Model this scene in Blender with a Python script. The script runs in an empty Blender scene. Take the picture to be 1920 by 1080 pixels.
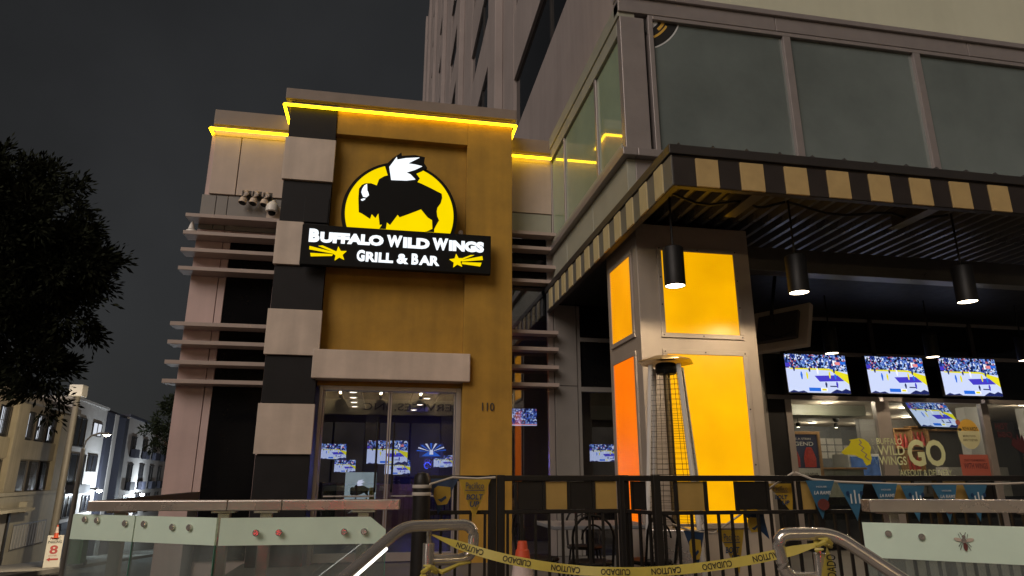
import bpy, bmesh, math, random
from mathutils import Vector, Matrix
random.seed(7)
R = math.radians
sc = bpy.context.scene
COL = sc.collection

# ------------------------------------------------------------------ camera
cam_d = bpy.data.cameras.new("camera")
cam_d.sensor_width = 36.0
cam_d.lens = 36.0 * 1250 / 1920
cam_d.clip_start, cam_d.clip_end = 0.05, 1500
cam = bpy.data.objects.new("camera", cam_d)
COL.objects.link(cam)
cam.location = (0, 0, 1.6)
cam.rotation_euler = (R(90) + math.atan(355 / 1250), 0, -math.atan(243 / 1299))
sc.camera = cam

# ------------------------------------------------------------------ light
SUN_DIR = Vector((-0.60, -0.68, 0.56)).normalized()     # towards the glow of the street lamps
world = bpy.data.worlds.new("World")
sc.world = world
world.use_nodes = True
nt = world.node_tree
nt.nodes.clear()
sky = nt.nodes.new("ShaderNodeTexSky")
sky.sky_type = 'NISHITA'
sky.sun_disc = False
sky.sun_elevation = math.asin(SUN_DIR.z)
sky.sun_rotation = math.atan2(SUN_DIR.x, SUN_DIR.y)
hs = nt.nodes.new("ShaderNodeHueSaturation")
hs.inputs['Saturation'].default_value = 0.3
bgn = nt.nodes.new("ShaderNodeBackground")
bgn.inputs['Strength'].default_value = 0.0145
out = nt.nodes.new("ShaderNodeOutputWorld")
nt.links.new(sky.outputs[0], hs.inputs['Color'])
gm = nt.nodes.new("ShaderNodeGamma")             # overcast night: the sky is nearly even
gm.inputs['Gamma'].default_value = 0.45
nt.links.new(hs.outputs[0], gm.inputs['Color'])
wtc = nt.nodes.new("ShaderNodeTexCoord")
wno = nt.nodes.new("ShaderNodeTexNoise")           # faint cloud mottling
wno.inputs['Scale'].default_value = 2.3
wno.inputs['Detail'].default_value = 5
nt.links.new(wtc.outputs['Generated'], wno.inputs['Vector'])
wmr = nt.nodes.new("ShaderNodeMapRange")
wmr.inputs['From Min'].default_value = 0.3
wmr.inputs['From Max'].default_value = 0.7
wmr.inputs['To Min'].default_value = 0.70
wmr.inputs['To Max'].default_value = 1.24
nt.links.new(wno.outputs['Fac'], wmr.inputs['Value'])
wsc = nt.nodes.new("ShaderNodeVectorMath")
wsc.operation = 'SCALE'
nt.links.new(gm.outputs[0], wsc.inputs[0])
nt.links.new(wmr.outputs[0], wsc.inputs['Scale'])
nt.links.new(wsc.outputs[0], bgn.inputs['Color'])
nt.links.new(bgn.outputs[0], out.inputs['Surface'])
sun_d = bpy.data.lights.new("sun", 'SUN')
sun_d.energy = 1.57
sun_d.angle = R(38)
sun_d.color = (1.0, 0.86, 0.76)
sun = bpy.data.objects.new("sun", sun_d)
COL.objects.link(sun)
sun.rotation_euler = SUN_DIR.to_track_quat('Z', 'Y').to_euler()

sc.view_settings.view_transform = 'Standard'
sc.view_settings.look = 'None'
sc.view_settings.exposure = 0.0
sc.view_settings.gamma = 1.0
sc.view_settings.use_curve_mapping = False
sc.render.engine = 'CYCLES'
sc.cycles.max_bounces = 8
sc.cycles.transparent_max_bounces = 24
sc.cycles.sample_clamp_indirect = 4.0

# ------------------------------------------------------------------ materials
def srgb(r, g, b):
    f = lambda c: (c / 12.92 if c <= 0.04045 else ((c + 0.055) / 1.055) ** 2.4)
    return (f(r / 255), f(g / 255), f(b / 255))

def new_mat(name):
    m = bpy.data.materials.new(name)
    m.use_nodes = True
    t = m.node_tree
    t.nodes.clear()
    return m, t, t.nodes.new, t.links.new

def mat(name, col, rough=0.6, metal=0.0, var=0.18, scale=3.0, bump=0.0, bscale=60.0, streak=0.0, spec=0.5, rvar=0.12, aniso=None):
    m, t, N, L = new_mat(name)
    o = N("ShaderNodeOutputMaterial")
    p = N("ShaderNodeBsdfPrincipled")
    L(p.outputs[0], o.inputs[0])
    p.inputs['Metallic'].default_value = metal
    p.inputs['Specular IOR Level'].default_value = spec
    tc = N("ShaderNodeTexCoord")
    n1 = N("ShaderNodeTexNoise")
    n1.inputs['Scale'].default_value = scale
    n1.inputs['Detail'].default_value = 7
    n1.inputs['Roughness'].default_value = 0.62
    L(tc.outputs['Object'], n1.inputs['Vector'])
    ramp = N("ShaderNodeMapRange")
    ramp.inputs['From Min'].default_value = 0.28
    ramp.inputs['From Max'].default_value = 0.72
    ramp.inputs['To Min'].default_value = 1 - var
    ramp.inputs['To Max'].default_value = 1 + var * 0.6
    L(n1.outputs['Fac'], ramp.inputs['Value'])
    fac = ramp.outputs[0]
    if streak:
        mp = N("ShaderNodeMapping")
        mp.inputs['Scale'].default_value = (3.2, 3.2, 0.22)
        L(tc.outputs['Object'], mp.inputs['Vector'])
        n2 = N("ShaderNodeTexNoise")
        n2.inputs['Scale'].default_value = 1.6
        n2.inputs['Detail'].default_value = 5
        L(mp.outputs[0], n2.inputs['Vector'])
        r2 = N("ShaderNodeMapRange")
        r2.inputs['From Min'].default_value = 0.35
        r2.inputs['From Max'].default_value = 0.7
        r2.inputs['To Min'].default_value = 1.0
        r2.inputs['To Max'].default_value = 1.0 - streak * 0.8
        L(n2.outputs['Fac'], r2.inputs['Value'])
        mu = N("ShaderNodeMath")
        mu.operation = 'MULTIPLY'
        L(fac, mu.inputs[0])
        L(r2.outputs[0], mu.inputs[1])
        fac = mu.outputs[0]
    mx = N("ShaderNodeVectorMath")
    mx.operation = 'SCALE'
    mx.inputs[0].default_value = col
    L(fac, mx.inputs['Scale'])
    L(mx.outputs[0], p.inputs['Base Color'])
    rr = N("ShaderNodeMapRange")
    rr.inputs['To Min'].default_value = max(0.02, rough - rvar)
    rr.inputs['To Max'].default_value = min(1.0, rough + rvar)
    L(n1.outputs['Fac'], rr.inputs['Value'])
    L(rr.outputs[0], p.inputs['Roughness'])
    if aniso:
        mpa = N("ShaderNodeMapping")
        mpa.inputs['Scale'].default_value = aniso
        L(tc.outputs['Object'], mpa.inputs['Vector'])
    if bump:
        nb = N("ShaderNodeTexNoise")
        nb.inputs['Scale'].default_value = bscale
        nb.inputs['Detail'].default_value = 4
        L(mpa.outputs[0] if aniso else tc.outputs['Object'], nb.inputs['Vector'])
        b = N("ShaderNodeBump")
        b.inputs['Strength'].default_value = bump
        b.inputs['Distance'].default_value = 0.01
        L(nb.outputs['Fac'], b.inputs['Height'])
        L(b.outputs[0], p.inputs['Normal'])
    return m

def emit(name, col, strength=1.0, var=0.0, scale=2.0):
    m, t, N, L = new_mat(name)
    o = N("ShaderNodeOutputMaterial")
    e = N("ShaderNodeEmission")
    e.inputs['Color'].default_value = (*col, 1)
    e.inputs['Strength'].default_value = strength
    L(e.outputs[0], o.inputs[0])
    if var:
        tc = N("ShaderNodeTexCoord")
        n1 = N("ShaderNodeTexNoise")
        n1.inputs['Scale'].default_value = scale
        n1.inputs['Detail'].default_value = 4
        L(tc.outputs['Object'], n1.inputs['Vector'])
        r = N("ShaderNodeMapRange")
        r.inputs['From Min'].default_value = 0.3
        r.inputs['From Max'].default_value = 0.7
        r.inputs['To Min'].default_value = strength * (1 - var)
        r.inputs['To Max'].default_value = strength * (1 + var * 0.4)
        L(n1.outputs['Fac'], r.inputs['Value'])
        L(r.outputs[0], e.inputs['Strength'])
    return m

def lit_plastic(name, col, strength, var=0.1):
    """backlit translucent acrylic: glows and keeps a soft surface sheen"""
    m, t, N, L = new_mat(name)
    o = N("ShaderNodeOutputMaterial")
    p = N("ShaderNodeBsdfPrincipled")
    L(p.outputs[0], o.inputs[0])
    p.inputs['Base Color'].default_value = (*[c * 0.25 for c in col], 1)
    p.inputs['Roughness'].default_value = 0.35
    p.inputs['Emission Color'].default_value = (*col, 1)
    tc = N("ShaderNodeTexCoord")
    n1 = N("ShaderNodeTexNoise")
    n1.inputs['Scale'].default_value = 1.7
    n1.inputs['Detail'].default_value = 3
    L(tc.outputs['Object'], n1.inputs['Vector'])
    r = N("ShaderNodeMapRange")
    r.inputs['From Min'].default_value = 0.3
    r.inputs['From Max'].default_value = 0.7
    r.inputs['To Min'].default_value = strength * (1 - var)
    r.inputs['To Max'].default_value = strength * (1 + var * 0.3)
    L(n1.outputs['Fac'], r.inputs['Value'])
    L(r.outputs[0], p.inputs['Emission Strength'])
    return m

def glass(name, tint=(0.8, 0.85, 0.86), refl=0.08, grazing=0.55, rough=0.0, smear_sheen=0.0):
    m, t, N, L = new_mat(name)
    o = N("ShaderNodeOutputMaterial")
    mix = N("ShaderNodeMixShader")
    tr = N("ShaderNodeBsdfTransparent")
    tr.inputs[0].default_value = (*tint, 1)
    gl = N("ShaderNodeBsdfGlossy")
    gl.inputs['Roughness'].default_value = rough
    gl.inputs['Color'].default_value = (0.95, 0.97, 1, 1)
    lw = N("ShaderNodeLayerWeight")
    lw.inputs['Blend'].default_value = 0.25
    r = N("ShaderNodeMapRange")
    r.inputs['To Min'].default_value = refl
    r.inputs['To Max'].default_value = grazing
    L(lw.outputs['Facing'], r.inputs['Value'])
    L(r.outputs[0], mix.inputs[0])
    L(tr.outputs[0], mix.inputs[1])
    L(gl.outputs[0], mix.inputs[2])
    res = mix.outputs[0]
    if smear_sheen:
        df = N("ShaderNodeBsdfDiffuse")
        df.inputs[0].default_value = (0.42, 0.46, 0.45, 1)
        tc = N("ShaderNodeTexCoord")
        mp = N("ShaderNodeMapping")
        mp.inputs['Scale'].default_value = (3, 3, 0.9)
        n = N("ShaderNodeTexNoise")
        n.inputs['Scale'].default_value = 2.2
        n.inputs['Detail'].default_value = 6
        L(tc.outputs['Object'], mp.inputs['Vector'])
        L(mp.outputs[0], n.inputs['Vector'])
        r3 = N("ShaderNodeMapRange")
        r3.inputs['From Min'].default_value = 0.35
        r3.inputs['From Max'].default_value = 0.75
        r3.inputs['To Min'].default_value = smear_sheen * 0.25
        r3.inputs['To Max'].default_value = smear_sheen
        L(n.outputs['Fac'], r3.inputs['Value'])
        m2 = N("ShaderNodeMixShader")
        L(r3.outputs[0], m2.inputs[0])
        L(res, m2.inputs[1])
        L(df.outputs[0], m2.inputs[2])
        res = m2.outputs[0]
    L(res, o.inputs[0])
    return m

def crowd_mat():
    m, t, N, L = new_mat("screen_crowd")
    o = N("ShaderNodeOutputMaterial")
    e = N("ShaderNodeEmission")
    tc = N("ShaderNodeTexCoord")
    v = N("ShaderNodeTexVoronoi")
    v.inputs['Scale'].default_value = 34
    L(tc.outputs['Object'], v.inputs['Vector'])
    sep = N("ShaderNodeSeparateColor")
    L(v.outputs['Color'], sep.inputs[0])
    cr = N("ShaderNodeValToRGB")
    cr.color_ramp.interpolation = 'CONSTANT'
    els = cr.color_ramp.elements
    cols = [(0.0, srgb(14, 18, 52)), (0.2, srgb(28, 48, 120)), (0.42, srgb(70, 100, 190)), (0.6, srgb(130, 165, 225)),
            (0.76, srgb(215, 225, 250)), (0.9, srgb(170, 90, 110)), (0.95, srgb(20, 22, 44))]
    els[0].position, els[0].color = cols[0][0], (*cols[0][1], 1)
    els[1].position, els[1].color = cols[1][0], (*cols[1][1], 1)
    for pos, c in cols[2:]:
        k = els.new(pos)
        k.color = (*c, 1)
    L(sep.outputs[0], cr.inputs[0])
    L(cr.outputs[0], e.inputs[0])
    e.inputs['Strength'].default_value = 1.0
    L(e.outputs[0], o.inputs[0])
    return m

M = {}
M['stucco'] = mat("orange_stucco", (0.43, 0.245, 0.033), 0.8, var=0.27, scale=1.6, bump=0.3, bscale=160, streak=0.22)
M['dark_panel'] = mat("black_metal_panel", (0.013, 0.0125, 0.014), 0.55, var=0.25, scale=4, rvar=0.12, spec=0.22)
M['light_panel'] = mat("cream_metal_panel", (0.61, 0.51, 0.425), 0.55, var=0.16, scale=2.0, streak=0.2)
M['wing_panel'] = mat("beige_metal_panel", (0.54, 0.44, 0.37), 0.5, var=0.13, scale=1.6, streak=0.14)
M['pier_panel'] = mat("beige_panel_pink_lit", (0.57, 0.42, 0.395), 0.5, var=0.12, scale=1.3, streak=0.14)  # pink light of traffic and tail lights put into the beige
M['louver'] = mat("louver_paint", (0.40, 0.32, 0.28), 0.45, var=0.08, scale=3, streak=0.05)
M['grey_panel'] = mat("grey_metal_panel", (0.22, 0.205, 0.19), 0.45, var=0.1, scale=2, streak=0.06)
M['mid_panel'] = mat("greenish_grey_panel", (0.36, 0.365, 0.30), 0.42, var=0.1, scale=2, streak=0.06)
M['mullion'] = mat("aluminium_mullion", (0.34, 0.305, 0.295), 0.38, metal=0.35, var=0.08, scale=4)
M['dark_frame'] = mat("bronze_frame", (0.05, 0.045, 0.043), 0.4, metal=0.3, var=0.1)
M['steel'] = mat("brushed_steel", (0.60, 0.54, 0.49), 0.28, metal=0.65, var=0.10, scale=5, bump=0.02, bscale=40, aniso=(1, 14, 14))
M['satin'] = mat("satin_steel", (0.70, 0.65, 0.60), 0.2, metal=0.75, var=0.08, scale=6)
M['column'] = mat("column_metal_skin", (0.42, 0.365, 0.31), 0.52, metal=0.25, var=0.09, scale=3, streak=0.05)
M['coping'] = mat("coping_metal", (0.25, 0.20, 0.165), 0.5, var=0.12, scale=3, streak=0.08)
M['black'] = mat("black_paint", (0.010, 0.0097, 0.010), 0.5, var=0.2, scale=8, spec=0.3)
M['soffit'] = mat("soffit_paint", (0.10, 0.095, 0.09), 0.32, metal=0.3, var=0.2, scale=5)
M['stripe_gold'] = mat("canopy_gold_panel", (0.50, 0.36, 0.16), 0.5, var=0.12, scale=6, streak=0.08)
M['stripe_dark'] = mat("canopy_dark_panel", (0.03, 0.024, 0.022), 0.45, var=0.15, scale=6)
M['fence_gold'] = mat("fence_gold_panel", (0.42, 0.27, 0.075), 0.55, var=0.14, scale=5, streak=0.08)
M['fence_black'] = mat("fence_black_paint", (0.014, 0.012, 0.011), 0.45, spec=0.35, var=0.2, scale=9, bump=0.05, bscale=200)
M['tower_wall'] = mat("tower_concrete", (0.36, 0.31, 0.295), 0.75, var=0.14, scale=0.5, streak=0.12, bump=0.08, bscale=60)
M['front_wall'] = mat("cream_plaster", (0.56, 0.57, 0.44), 0.75, var=0.08, scale=0.8, bump=0.08, bscale=70, streak=0.05)
M['dark_glass'] = mat("dark_window_glass", (0.006, 0.006, 0.007), 0.05, var=0.1, spec=0.22, rvar=0.03)
M['bay_glass'] = mat("bay_side_glow_glass", (0.31, 0.40, 0.28), 0.045, var=0.16, scale=0.9, spec=0.9, rvar=0.02)  # side panes: glow of the yellow light strip put into the colour
M['bay_glass_front'] = mat("grey_backed_glass", (0.155, 0.185, 0.178), 0.07, var=0.34, scale=0.45, spec=0.5, rvar=0.03)
M['glass'] = glass("clear_glass", (0.86, 0.9, 0.9), 0.03, 0.4)
M['door_glass'] = glass("door_glass", (0.78, 0.8, 0.86), 0.13, 0.5)
M['rail_glass'] = glass("balustrade_glass", (0.80, 0.86, 0.84), 0.07, 0.5, smear_sheen=0.32)  # smears strengthened so their pale colour also stands for reflections
M['frost'] = mat("frosted_band", (0.74, 0.93, 0.79), 0.42, var=0.12, scale=1.6, spec=0.5)
M['glass_edge'] = mat("glass_edge", (0.10, 0.26, 0.20), 0.15, var=0.1)
M['white'] = mat("white_plastic", (0.78, 0.75, 0.70), 0.4, var=0.06)
M['asphalt'] = mat("asphalt", (0.05, 0.048, 0.047), 0.8, var=0.25, scale=1.5, bump=0.4, bscale=120)
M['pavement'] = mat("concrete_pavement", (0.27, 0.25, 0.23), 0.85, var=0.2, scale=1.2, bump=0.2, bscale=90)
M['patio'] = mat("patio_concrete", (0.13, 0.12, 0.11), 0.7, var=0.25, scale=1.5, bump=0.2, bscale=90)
M['room_dark'] = mat("bar_wall_paint", (0.03, 0.032, 0.042), 0.6, var=0.15)
M['room_grey'] = mat("takeout_wall_paint", (0.19, 0.195, 0.205), 0.7, var=0.06)
M['room_ceiling'] = mat("ceiling_paint", (0.55, 0.47, 0.38), 0.8, var=0.05)
M['wood'] = mat("oak_wood", (0.40, 0.22, 0.09), 0.5, var=0.25, scale=9, bump=0.1, bscale=30)
M['sign_black'] = mat("sign_black_face", (0.006, 0.006, 0.006), 0.6, var=0.1, spec=0.15)
M['led'] = emit("led_strip_glow", (1.0, 0.60, 0.006), 7.5)
M['sign_yellow'] = emit("sign_yellow_face", srgb(255, 222, 0), 1.02, var=0.05, scale=3)
M['sign_white'] = emit("sign_white_face", srgb(244, 250, 255), 1.25, var=0.05, scale=3)
M['panel_yellow'] = lit_plastic("lit_amber_acrylic", srgb(255, 182, 0), 0.95, 0.2)
M['panel_orange'] = lit_plastic("lit_orange_acrylic", srgb(255, 118, 0), 0.95, 0.14)
M['panel_side'] = lit_plastic("lit_side_acrylic", srgb(255, 166, 0), 0.92, 0.16)
M['lamp_face'] = emit("pendant_lens", (1.0, 0.80, 0.56), 14.0)
M['down_face'] = emit("downlight_lens", (1.0, 0.84, 0.62), 9.0)
M['white_lamp'] = emit("wall_lamp_lens", (0.82, 0.93, 1.0), 60.0)
M['street_lamp'] = emit("street_lamp_lens", (1.0, 0.93, 0.72), 60.0)
M['window_lit'] = emit("lit_window", (0.85, 0.9, 1.0), 0.8)
M['scr_court'] = emit("screen_court", srgb(205, 216, 248), 1.05)
M['scr_key'] = emit("screen_key", srgb(72, 62, 200), 1.0)
M['scr_yellow'] = emit("screen_yellow", srgb(235, 225, 40), 1.0)
M['scr_blue'] = emit("screen_blue", srgb(40, 110, 225), 1.0)
M['scr_dark'] = emit("screen_dark", srgb(36, 46, 110), 0.8)
M['scr_white'] = emit("screen_white", srgb(240, 242, 255), 1.1)
M['scr_pink'] = emit("screen_pink", srgb(238, 140, 140), 1.0)
M['scr_crowd'] = crowd_mat()
M['red'] = mat("red_paint", (0.42, 0.03, 0.03), 0.5, var=0.1)
M['orange_plastic'] = mat("cone_orange", (0.72, 0.10, 0.04), 0.5, var=0.15, scale=10)
M['cone_sleeve'] = mat("cone_reflective_sleeve", (0.72, 0.58, 0.54), 0.45, var=0.2, scale=14)
M['tape'] = mat("caution_tape_film", (0.60, 0.50, 0.10), 0.35, var=0.15, scale=7)
M['ink'] = mat("black_ink", (0.012, 0.012, 0.012), 0.6, var=0.1)
M['pen_gold'] = mat("pennant_gold", (0.46, 0.30, 0.035), 0.45, var=0.1, scale=8)
M['pen_navy'] = mat("pennant_navy", (0.012, 0.04, 0.11), 0.45, var=0.1)
M['pen_blue'] = mat("pennant_blue", (0.045, 0.15, 0.26), 0.4, var=0.15, scale=6)
M['pen_white'] = mat("pennant_white_print", (0.6, 0.62, 0.62), 0.5, var=0.1)
M['pen_brown'] = mat("pennant_maroon_print", (0.13, 0.03, 0.025), 0.5, var=0.1)
M['cord'] = mat("white_cord", (0.55, 0.5, 0.44), 0.6, var=0.1)
M['decal_green'] = mat("pale_green_vinyl", (0.60, 0.66, 0.42), 0.6, var=0.05)
M['decal_yellow'] = mat("lime_vinyl", (0.58, 0.55, 0.01), 0.6, var=0.05)
M['decal_gold'] = mat("gold_vinyl", (0.62, 0.38, 0.06), 0.6, var=0.05)
M['decal_cream'] = mat("cream_vinyl", (0.55, 0.55, 0.36), 0.6, var=0.05)
M['decal_red'] = mat("coral_vinyl", (0.42, 0.11, 0.085), 0.6, var=0.05)
M['decal_maroon'] = mat("maroon_vinyl", (0.09, 0.025, 0.035), 0.6, var=0.05)
M['poster_navy'] = mat("poster_navy", (0.03, 0.035, 0.09), 0.5, var=0.1)
M['poster_red'] = mat("poster_red", (0.5, 0.05, 0.04), 0.5, var=0.3, scale=18)
M['paper'] = mat("white_paper", (0.66, 0.62, 0.56), 0.7, var=0.06)
M['yellow_wall'] = mat("ochre_plaster", (0.50, 0.43, 0.31), 0.85, var=0.25, scale=0.5, streak=0.2, bump=0.2, bscale=25)
M['cream_wall'] = mat("pale_plaster", (0.58, 0.53, 0.42), 0.85, var=0.16, scale=0.6, streak=0.12)
M['brown_wall'] = mat("brown_plaster", (0.34, 0.29, 0.23), 0.85, var=0.25, scale=0.6, streak=0.2)
M['white_wall'] = mat("white_stucco", (0.62, 0.60, 0.58), 0.85, var=0.12, scale=0.4, streak=0.08)
M['navy_wall'] = mat("slate_cladding", (0.05, 0.055, 0.085), 0.7, var=0.15, scale=0.6)
M['far_window'] = mat("far_window_glass", (0.03, 0.032, 0.04), 0.2, var=0.2)
M['pole'] = mat("galvanised_pole", (0.21, 0.19, 0.165), 0.6, metal=0.2, var=0.15, streak=0.1)
M['leaf'] = mat("leaves", (0.020, 0.024, 0.013), 0.85, var=0.5, scale=0.9, spec=0.08)
M['leaf_dark'] = mat("leaves_far", (0.03, 0.04, 0.025), 0.85, var=0.5, scale=0.6, spec=0.08)
M['bark'] = mat("bark", (0.07, 0.05, 0.035), 0.9, var=0.3, scale=5, bump=0.6, bscale=30)
M['green_bin'] = mat("green_plastic", (0.02, 0.07, 0.035), 0.5, var=0.1)
M['neon'] = emit("blue_tint_glow", srgb(60, 90, 255), 1.6)  # glow of the blue ring added in the bar
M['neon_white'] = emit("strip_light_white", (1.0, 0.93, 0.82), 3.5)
M['heater_post'] = mat("heater_post_paint", (0.78, 0.75, 0.71), 0.4, metal=0.2, var=0.1)
M['copper'] = mat("reflector_metal", (0.32, 0.24, 0.12), 0.3, metal=0.9, var=0.15, scale=6)
M['menu'] = emit("lit_menu_board", srgb(165, 180, 178), 0.9, var=0.15, scale=4)
M['cooler'] = emit("cooler_glow", srgb(110, 140, 190), 0.3, var=0.5, scale=5)

# ------------------------------------------------------------------ mesh helpers
OFF = {}

class MB:
    """collects shapes of one part and links them as ONE mesh object"""
    def __init__(s):
        s.v, s.f, s.m = [], [], []
        s.mi = 0
    def add(s, vs, fs):
        b = len(s.v)
        s.v += [tuple(p) for p in vs]
        for f in fs:
            s.f.append(tuple(i + b for i in f))
            s.m.append(s.mi)
        return s
    def box(s, x0, x1, y0, y1, z0, z1, mtx=None):
        vs = [Vector((x, y, z)) for x in (x0, x1) for y in (y0, y1) for z in (z0, z1)]
        if mtx:
            vs = [mtx @ v for v in vs]
        return s.add(vs, [(0, 1, 3, 2), (4, 6, 7, 5), (0, 4, 5, 1), (2, 3, 7, 6), (0, 2, 6, 4), (1, 5, 7, 3)])
    def bar(s, a, b, w, h=None):
        """square bar between two points"""
        return s.tube([a, b], w / 2 * 1.4142, 4, twist=math.pi / 4)
    def tube(s, pts, r, n=8, twist=0.0, cap=True):
        pts = [Vector(p) for p in pts]
        rr = r if isinstance(r, (list, tuple)) else [r] * len(pts)
        rings = []
        up = Vector((0, 0, 1))
        for i, p in enumerate(pts):
            d = (pts[min(i + 1, len(pts) - 1)] - pts[max(i - 1, 0)]).normalized()
            u = up if abs(d.dot(up)) < 0.95 else Vector((0, 1, 0))
            a = d.cross(u).normalized()
            b = d.cross(a).normalized()
            rings.append([p + (a * math.cos(twist + k * 2 * math.pi / n) + b * math.sin(twist + k * 2 * math.pi / n)) * rr[i] for k in range(n)])
        vs = [v for ring in rings for v in ring]
        fs = []
        for i in range(len(pts) - 1):
            for k in range(n):
                fs.append((i * n + k, i * n + (k + 1) % n, (i + 1) * n + (k + 1) % n, (i + 1) * n + k))
        if cap:
            fs.append(tuple(reversed(range(n))))
            fs.append(tuple((len(pts) - 1) * n + k for k in range(n)))
        return s.add(vs, fs)
    def lathe(s, prof, c=(0, 0, 0), n=20, cap=True):
        vs, fs = [], []
        for (r, z) in prof:
            for k in range(n):
                a = 2 * math.pi * k / n
                vs.append((c[0] + r * math.cos(a), c[1] + r * math.sin(a), c[2] + z))
        for i in range(len(prof) - 1):
            for k in range(n):
                fs.append((i * n + k, i * n + (k + 1) % n, (i + 1) * n + (k + 1) % n, (i + 1) * n + k))
        if cap:
            fs.append(tuple(reversed(range(n))))
            fs.append(tuple((len(prof) - 1) * n + k for k in range(n)))
        return s.add(vs, fs)
    def prism(s, poly, y0, y1, mtx=None):
        """2D outline (x, z) extruded from y0 (front) to y1"""
        area = sum(poly[i - 1][0] * poly[i][1] - poly[i][0] * poly[i - 1][1] for i in range(len(poly)))
        if area < 0:
            poly = poly[::-1]
        n = len(poly)
        vs = [Vector((x, y0, z)) for x, z in poly] + [Vector((x, y1, z)) for x, z in poly]
        if mtx:
            vs = [mtx @ v for v in vs]
        fs = [tuple(range(n)), tuple(reversed(range(n, 2 * n)))]
        for i in range(n):
            fs.append((i, i + n, (i + 1) % n + n, (i + 1) % n))
        return s.add(vs, fs)
    def quad(s, a, b, c, d):
        return s.add([a, b, c, d], [(0, 1, 2, 3)])
    def build(s, name, m, parent=None, bevel=0.0, smooth=False, local=False):
        me = bpy.data.meshes.new(name)
        o = OFF.get(parent.name, Vector((0, 0, 0))) if (parent and not local) else Vector((0, 0, 0))
        me.from_pydata([Vector(p) - o for p in s.v], [], s.f)
        ms = m if isinstance(m, (list, tuple)) else [m]
        for k in ms:
            me.materials.append(k)
        for p, i in zip(me.polygons, s.m):
            p.material_index = i
            p.use_smooth = smooth
        me.validate()
        bm = bmesh.new()
        bm.from_mesh(me)
        bmesh.ops.recalc_face_normals(bm, faces=bm.faces)
        bm.to_mesh(me)
        bm.free()
        ob = bpy.data.objects.new(name, me)
        COL.objects.link(ob)
        if parent:
            ob.parent = parent
            OFF[ob.name] = Vector((0, 0, 0)) if local else o
        if smooth:
            try:
                me.set_sharp_from_angle(angle=R(40))
            except Exception:
                pass
        if bevel:
            b = ob.modifiers.new("bevel", 'BEVEL')
            b.width = bevel
            b.segments = 2
            b.limit_method = 'ANGLE'
            b.angle_limit = R(40)
        return ob

def B(*a, **k):
    return MB().box(*a, **k)

def tag(o, label, cat, group=None, kind=None):
    o['label'] = label
    o['category'] = cat
    if group:
        o['group'] = group
    if kind:
        o['kind'] = kind
    return o

def thing(name, label, cat, loc=(0, 0, 0), rot=(0, 0, 0), group=None):
    o = bpy.data.objects.new(name, None)
    o.empty_display_size = 0.2
    COL.objects.link(o)
    o.location = loc
    o.rotation_euler = rot
    OFF[o.name] = Vector(loc)
    return tag(o, label, cat, group)

def struct(o):
    o['kind'] = 'structure'
    return o

def rep(o, offs):
    """alike pieces: copies of a part that share its mesh, under the same parent"""
    res = [o]
    for d in offs:
        c = o.copy()
        COL.objects.link(c)
        c.location = o.location + Vector(d)
        OFF[c.name] = OFF.get(o.name, Vector((0, 0, 0)))
        res.append(c)
    return res

def dup(root, loc, rot=None, label=None):
    kids = {}
    def cp(o, par):
        c = o.copy()
        COL.objects.link(c)
        if par:
            c.parent = par
        for ch in list(o.children):
            cp(ch, c)
        return c
    r = cp(root, None)
    r.location = loc
    if rot is not None:
        r.rotation_euler = rot
    if label:
        r['label'] = label
    return r

def text_geo(s, bold=0.0, depth=0.0, shear=0.0):
    cu = bpy.data.curves.new("lettering", 'FONT')
    cu.body = s
    cu.size = 1.0
    cu.offset = bold
    cu.shear = shear
    cu.extrude = depth
    cu.resolution_u = 3
    ob = bpy.data.objects.new("lettering", cu)
    COL.objects.link(ob)
    dg = bpy.context.evaluated_depsgraph_get()
    me = bpy.data.meshes.new_from_object(ob.evaluated_get(dg))
    vs = [v.co.copy() for v in me.vertices]
    fs = [tuple(p.vertices) for p in me.polygons]
    bpy.data.objects.remove(ob)
    bpy.data.curves.remove(cu)
    bpy.data.meshes.remove(me)
    return vs, fs

def text_into(mb, s, x0, x1, z0, z1, y, bold=0.0, mtx=None, keep=False, depth=0.0, flip=False, shear=0.0):
    """lettering fitted into the box x0..x1, z0..z1 on the plane y"""
    vs, fs = text_geo(s, bold, 0.0, shear)
    ax, bx = min(v.x for v in vs), max(v.x for v in vs)
    ay, by = min(v.y for v in vs), max(v.y for v in vs)
    res = []
    for v in vs:
        u = (v.x - ax) / (bx - ax)
        w = (v.y - ay) / max(by - ay, 1e-6)
        if flip:
            u = 1 - u
        p = Vector((x0 + (x1 - x0) * u, y, z0 + (z1 - z0) * w))
        res.append(mtx @ p if mtx else p)
    if not depth:
        mb.add(res, fs)
    else:
        n = len(res)
        back = [p + Vector((0, depth, 0)) for p in res]
        edges = {}
        for f in fs:
            for i in range(len(f)):
                e = (f[i], f[(i + 1) % len(f)])
                edges[e] = edges.get(e, 0) + 1
        side = [(a, b, b + n, a + n) for (a, b) in edges if (b, a) not in edges]
        mb.add(res + back, list(fs) + side)
    return mb

# ================================================================== SETTING: ground
def gz(y):
    return 0.0 if y < 6 else -0.0745 * (y - 6)

def sheet(name, m, x0, x1, ys, dz, xs=None):
    mb = MB()
    xs = xs or [x0, x1]
    for i in range(len(ys) - 1):
        for j in range(len(xs) - 1):
            a, b, y0, y1 = xs[j], xs[j + 1], ys[i], ys[i + 1]
            mb.quad((a, y0, gz(y0) + dz), (b, y0, gz(y0) + dz), (b, y1, gz(y1) + dz), (a, y1, gz(y1) + dz))
    o = mb.build(name, m)
    return struct(o)

YS = [-60, -20, 0, 6, 12, 20, 28, 36, 44, 60, 90, 130]
sheet("ground", M['asphalt'], -160, 160, YS, -0.12)
sheet("pavement", M['pavement'], -3.6, 30, [-3.0, 0, 6, 10.7], 0.0)
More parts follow.
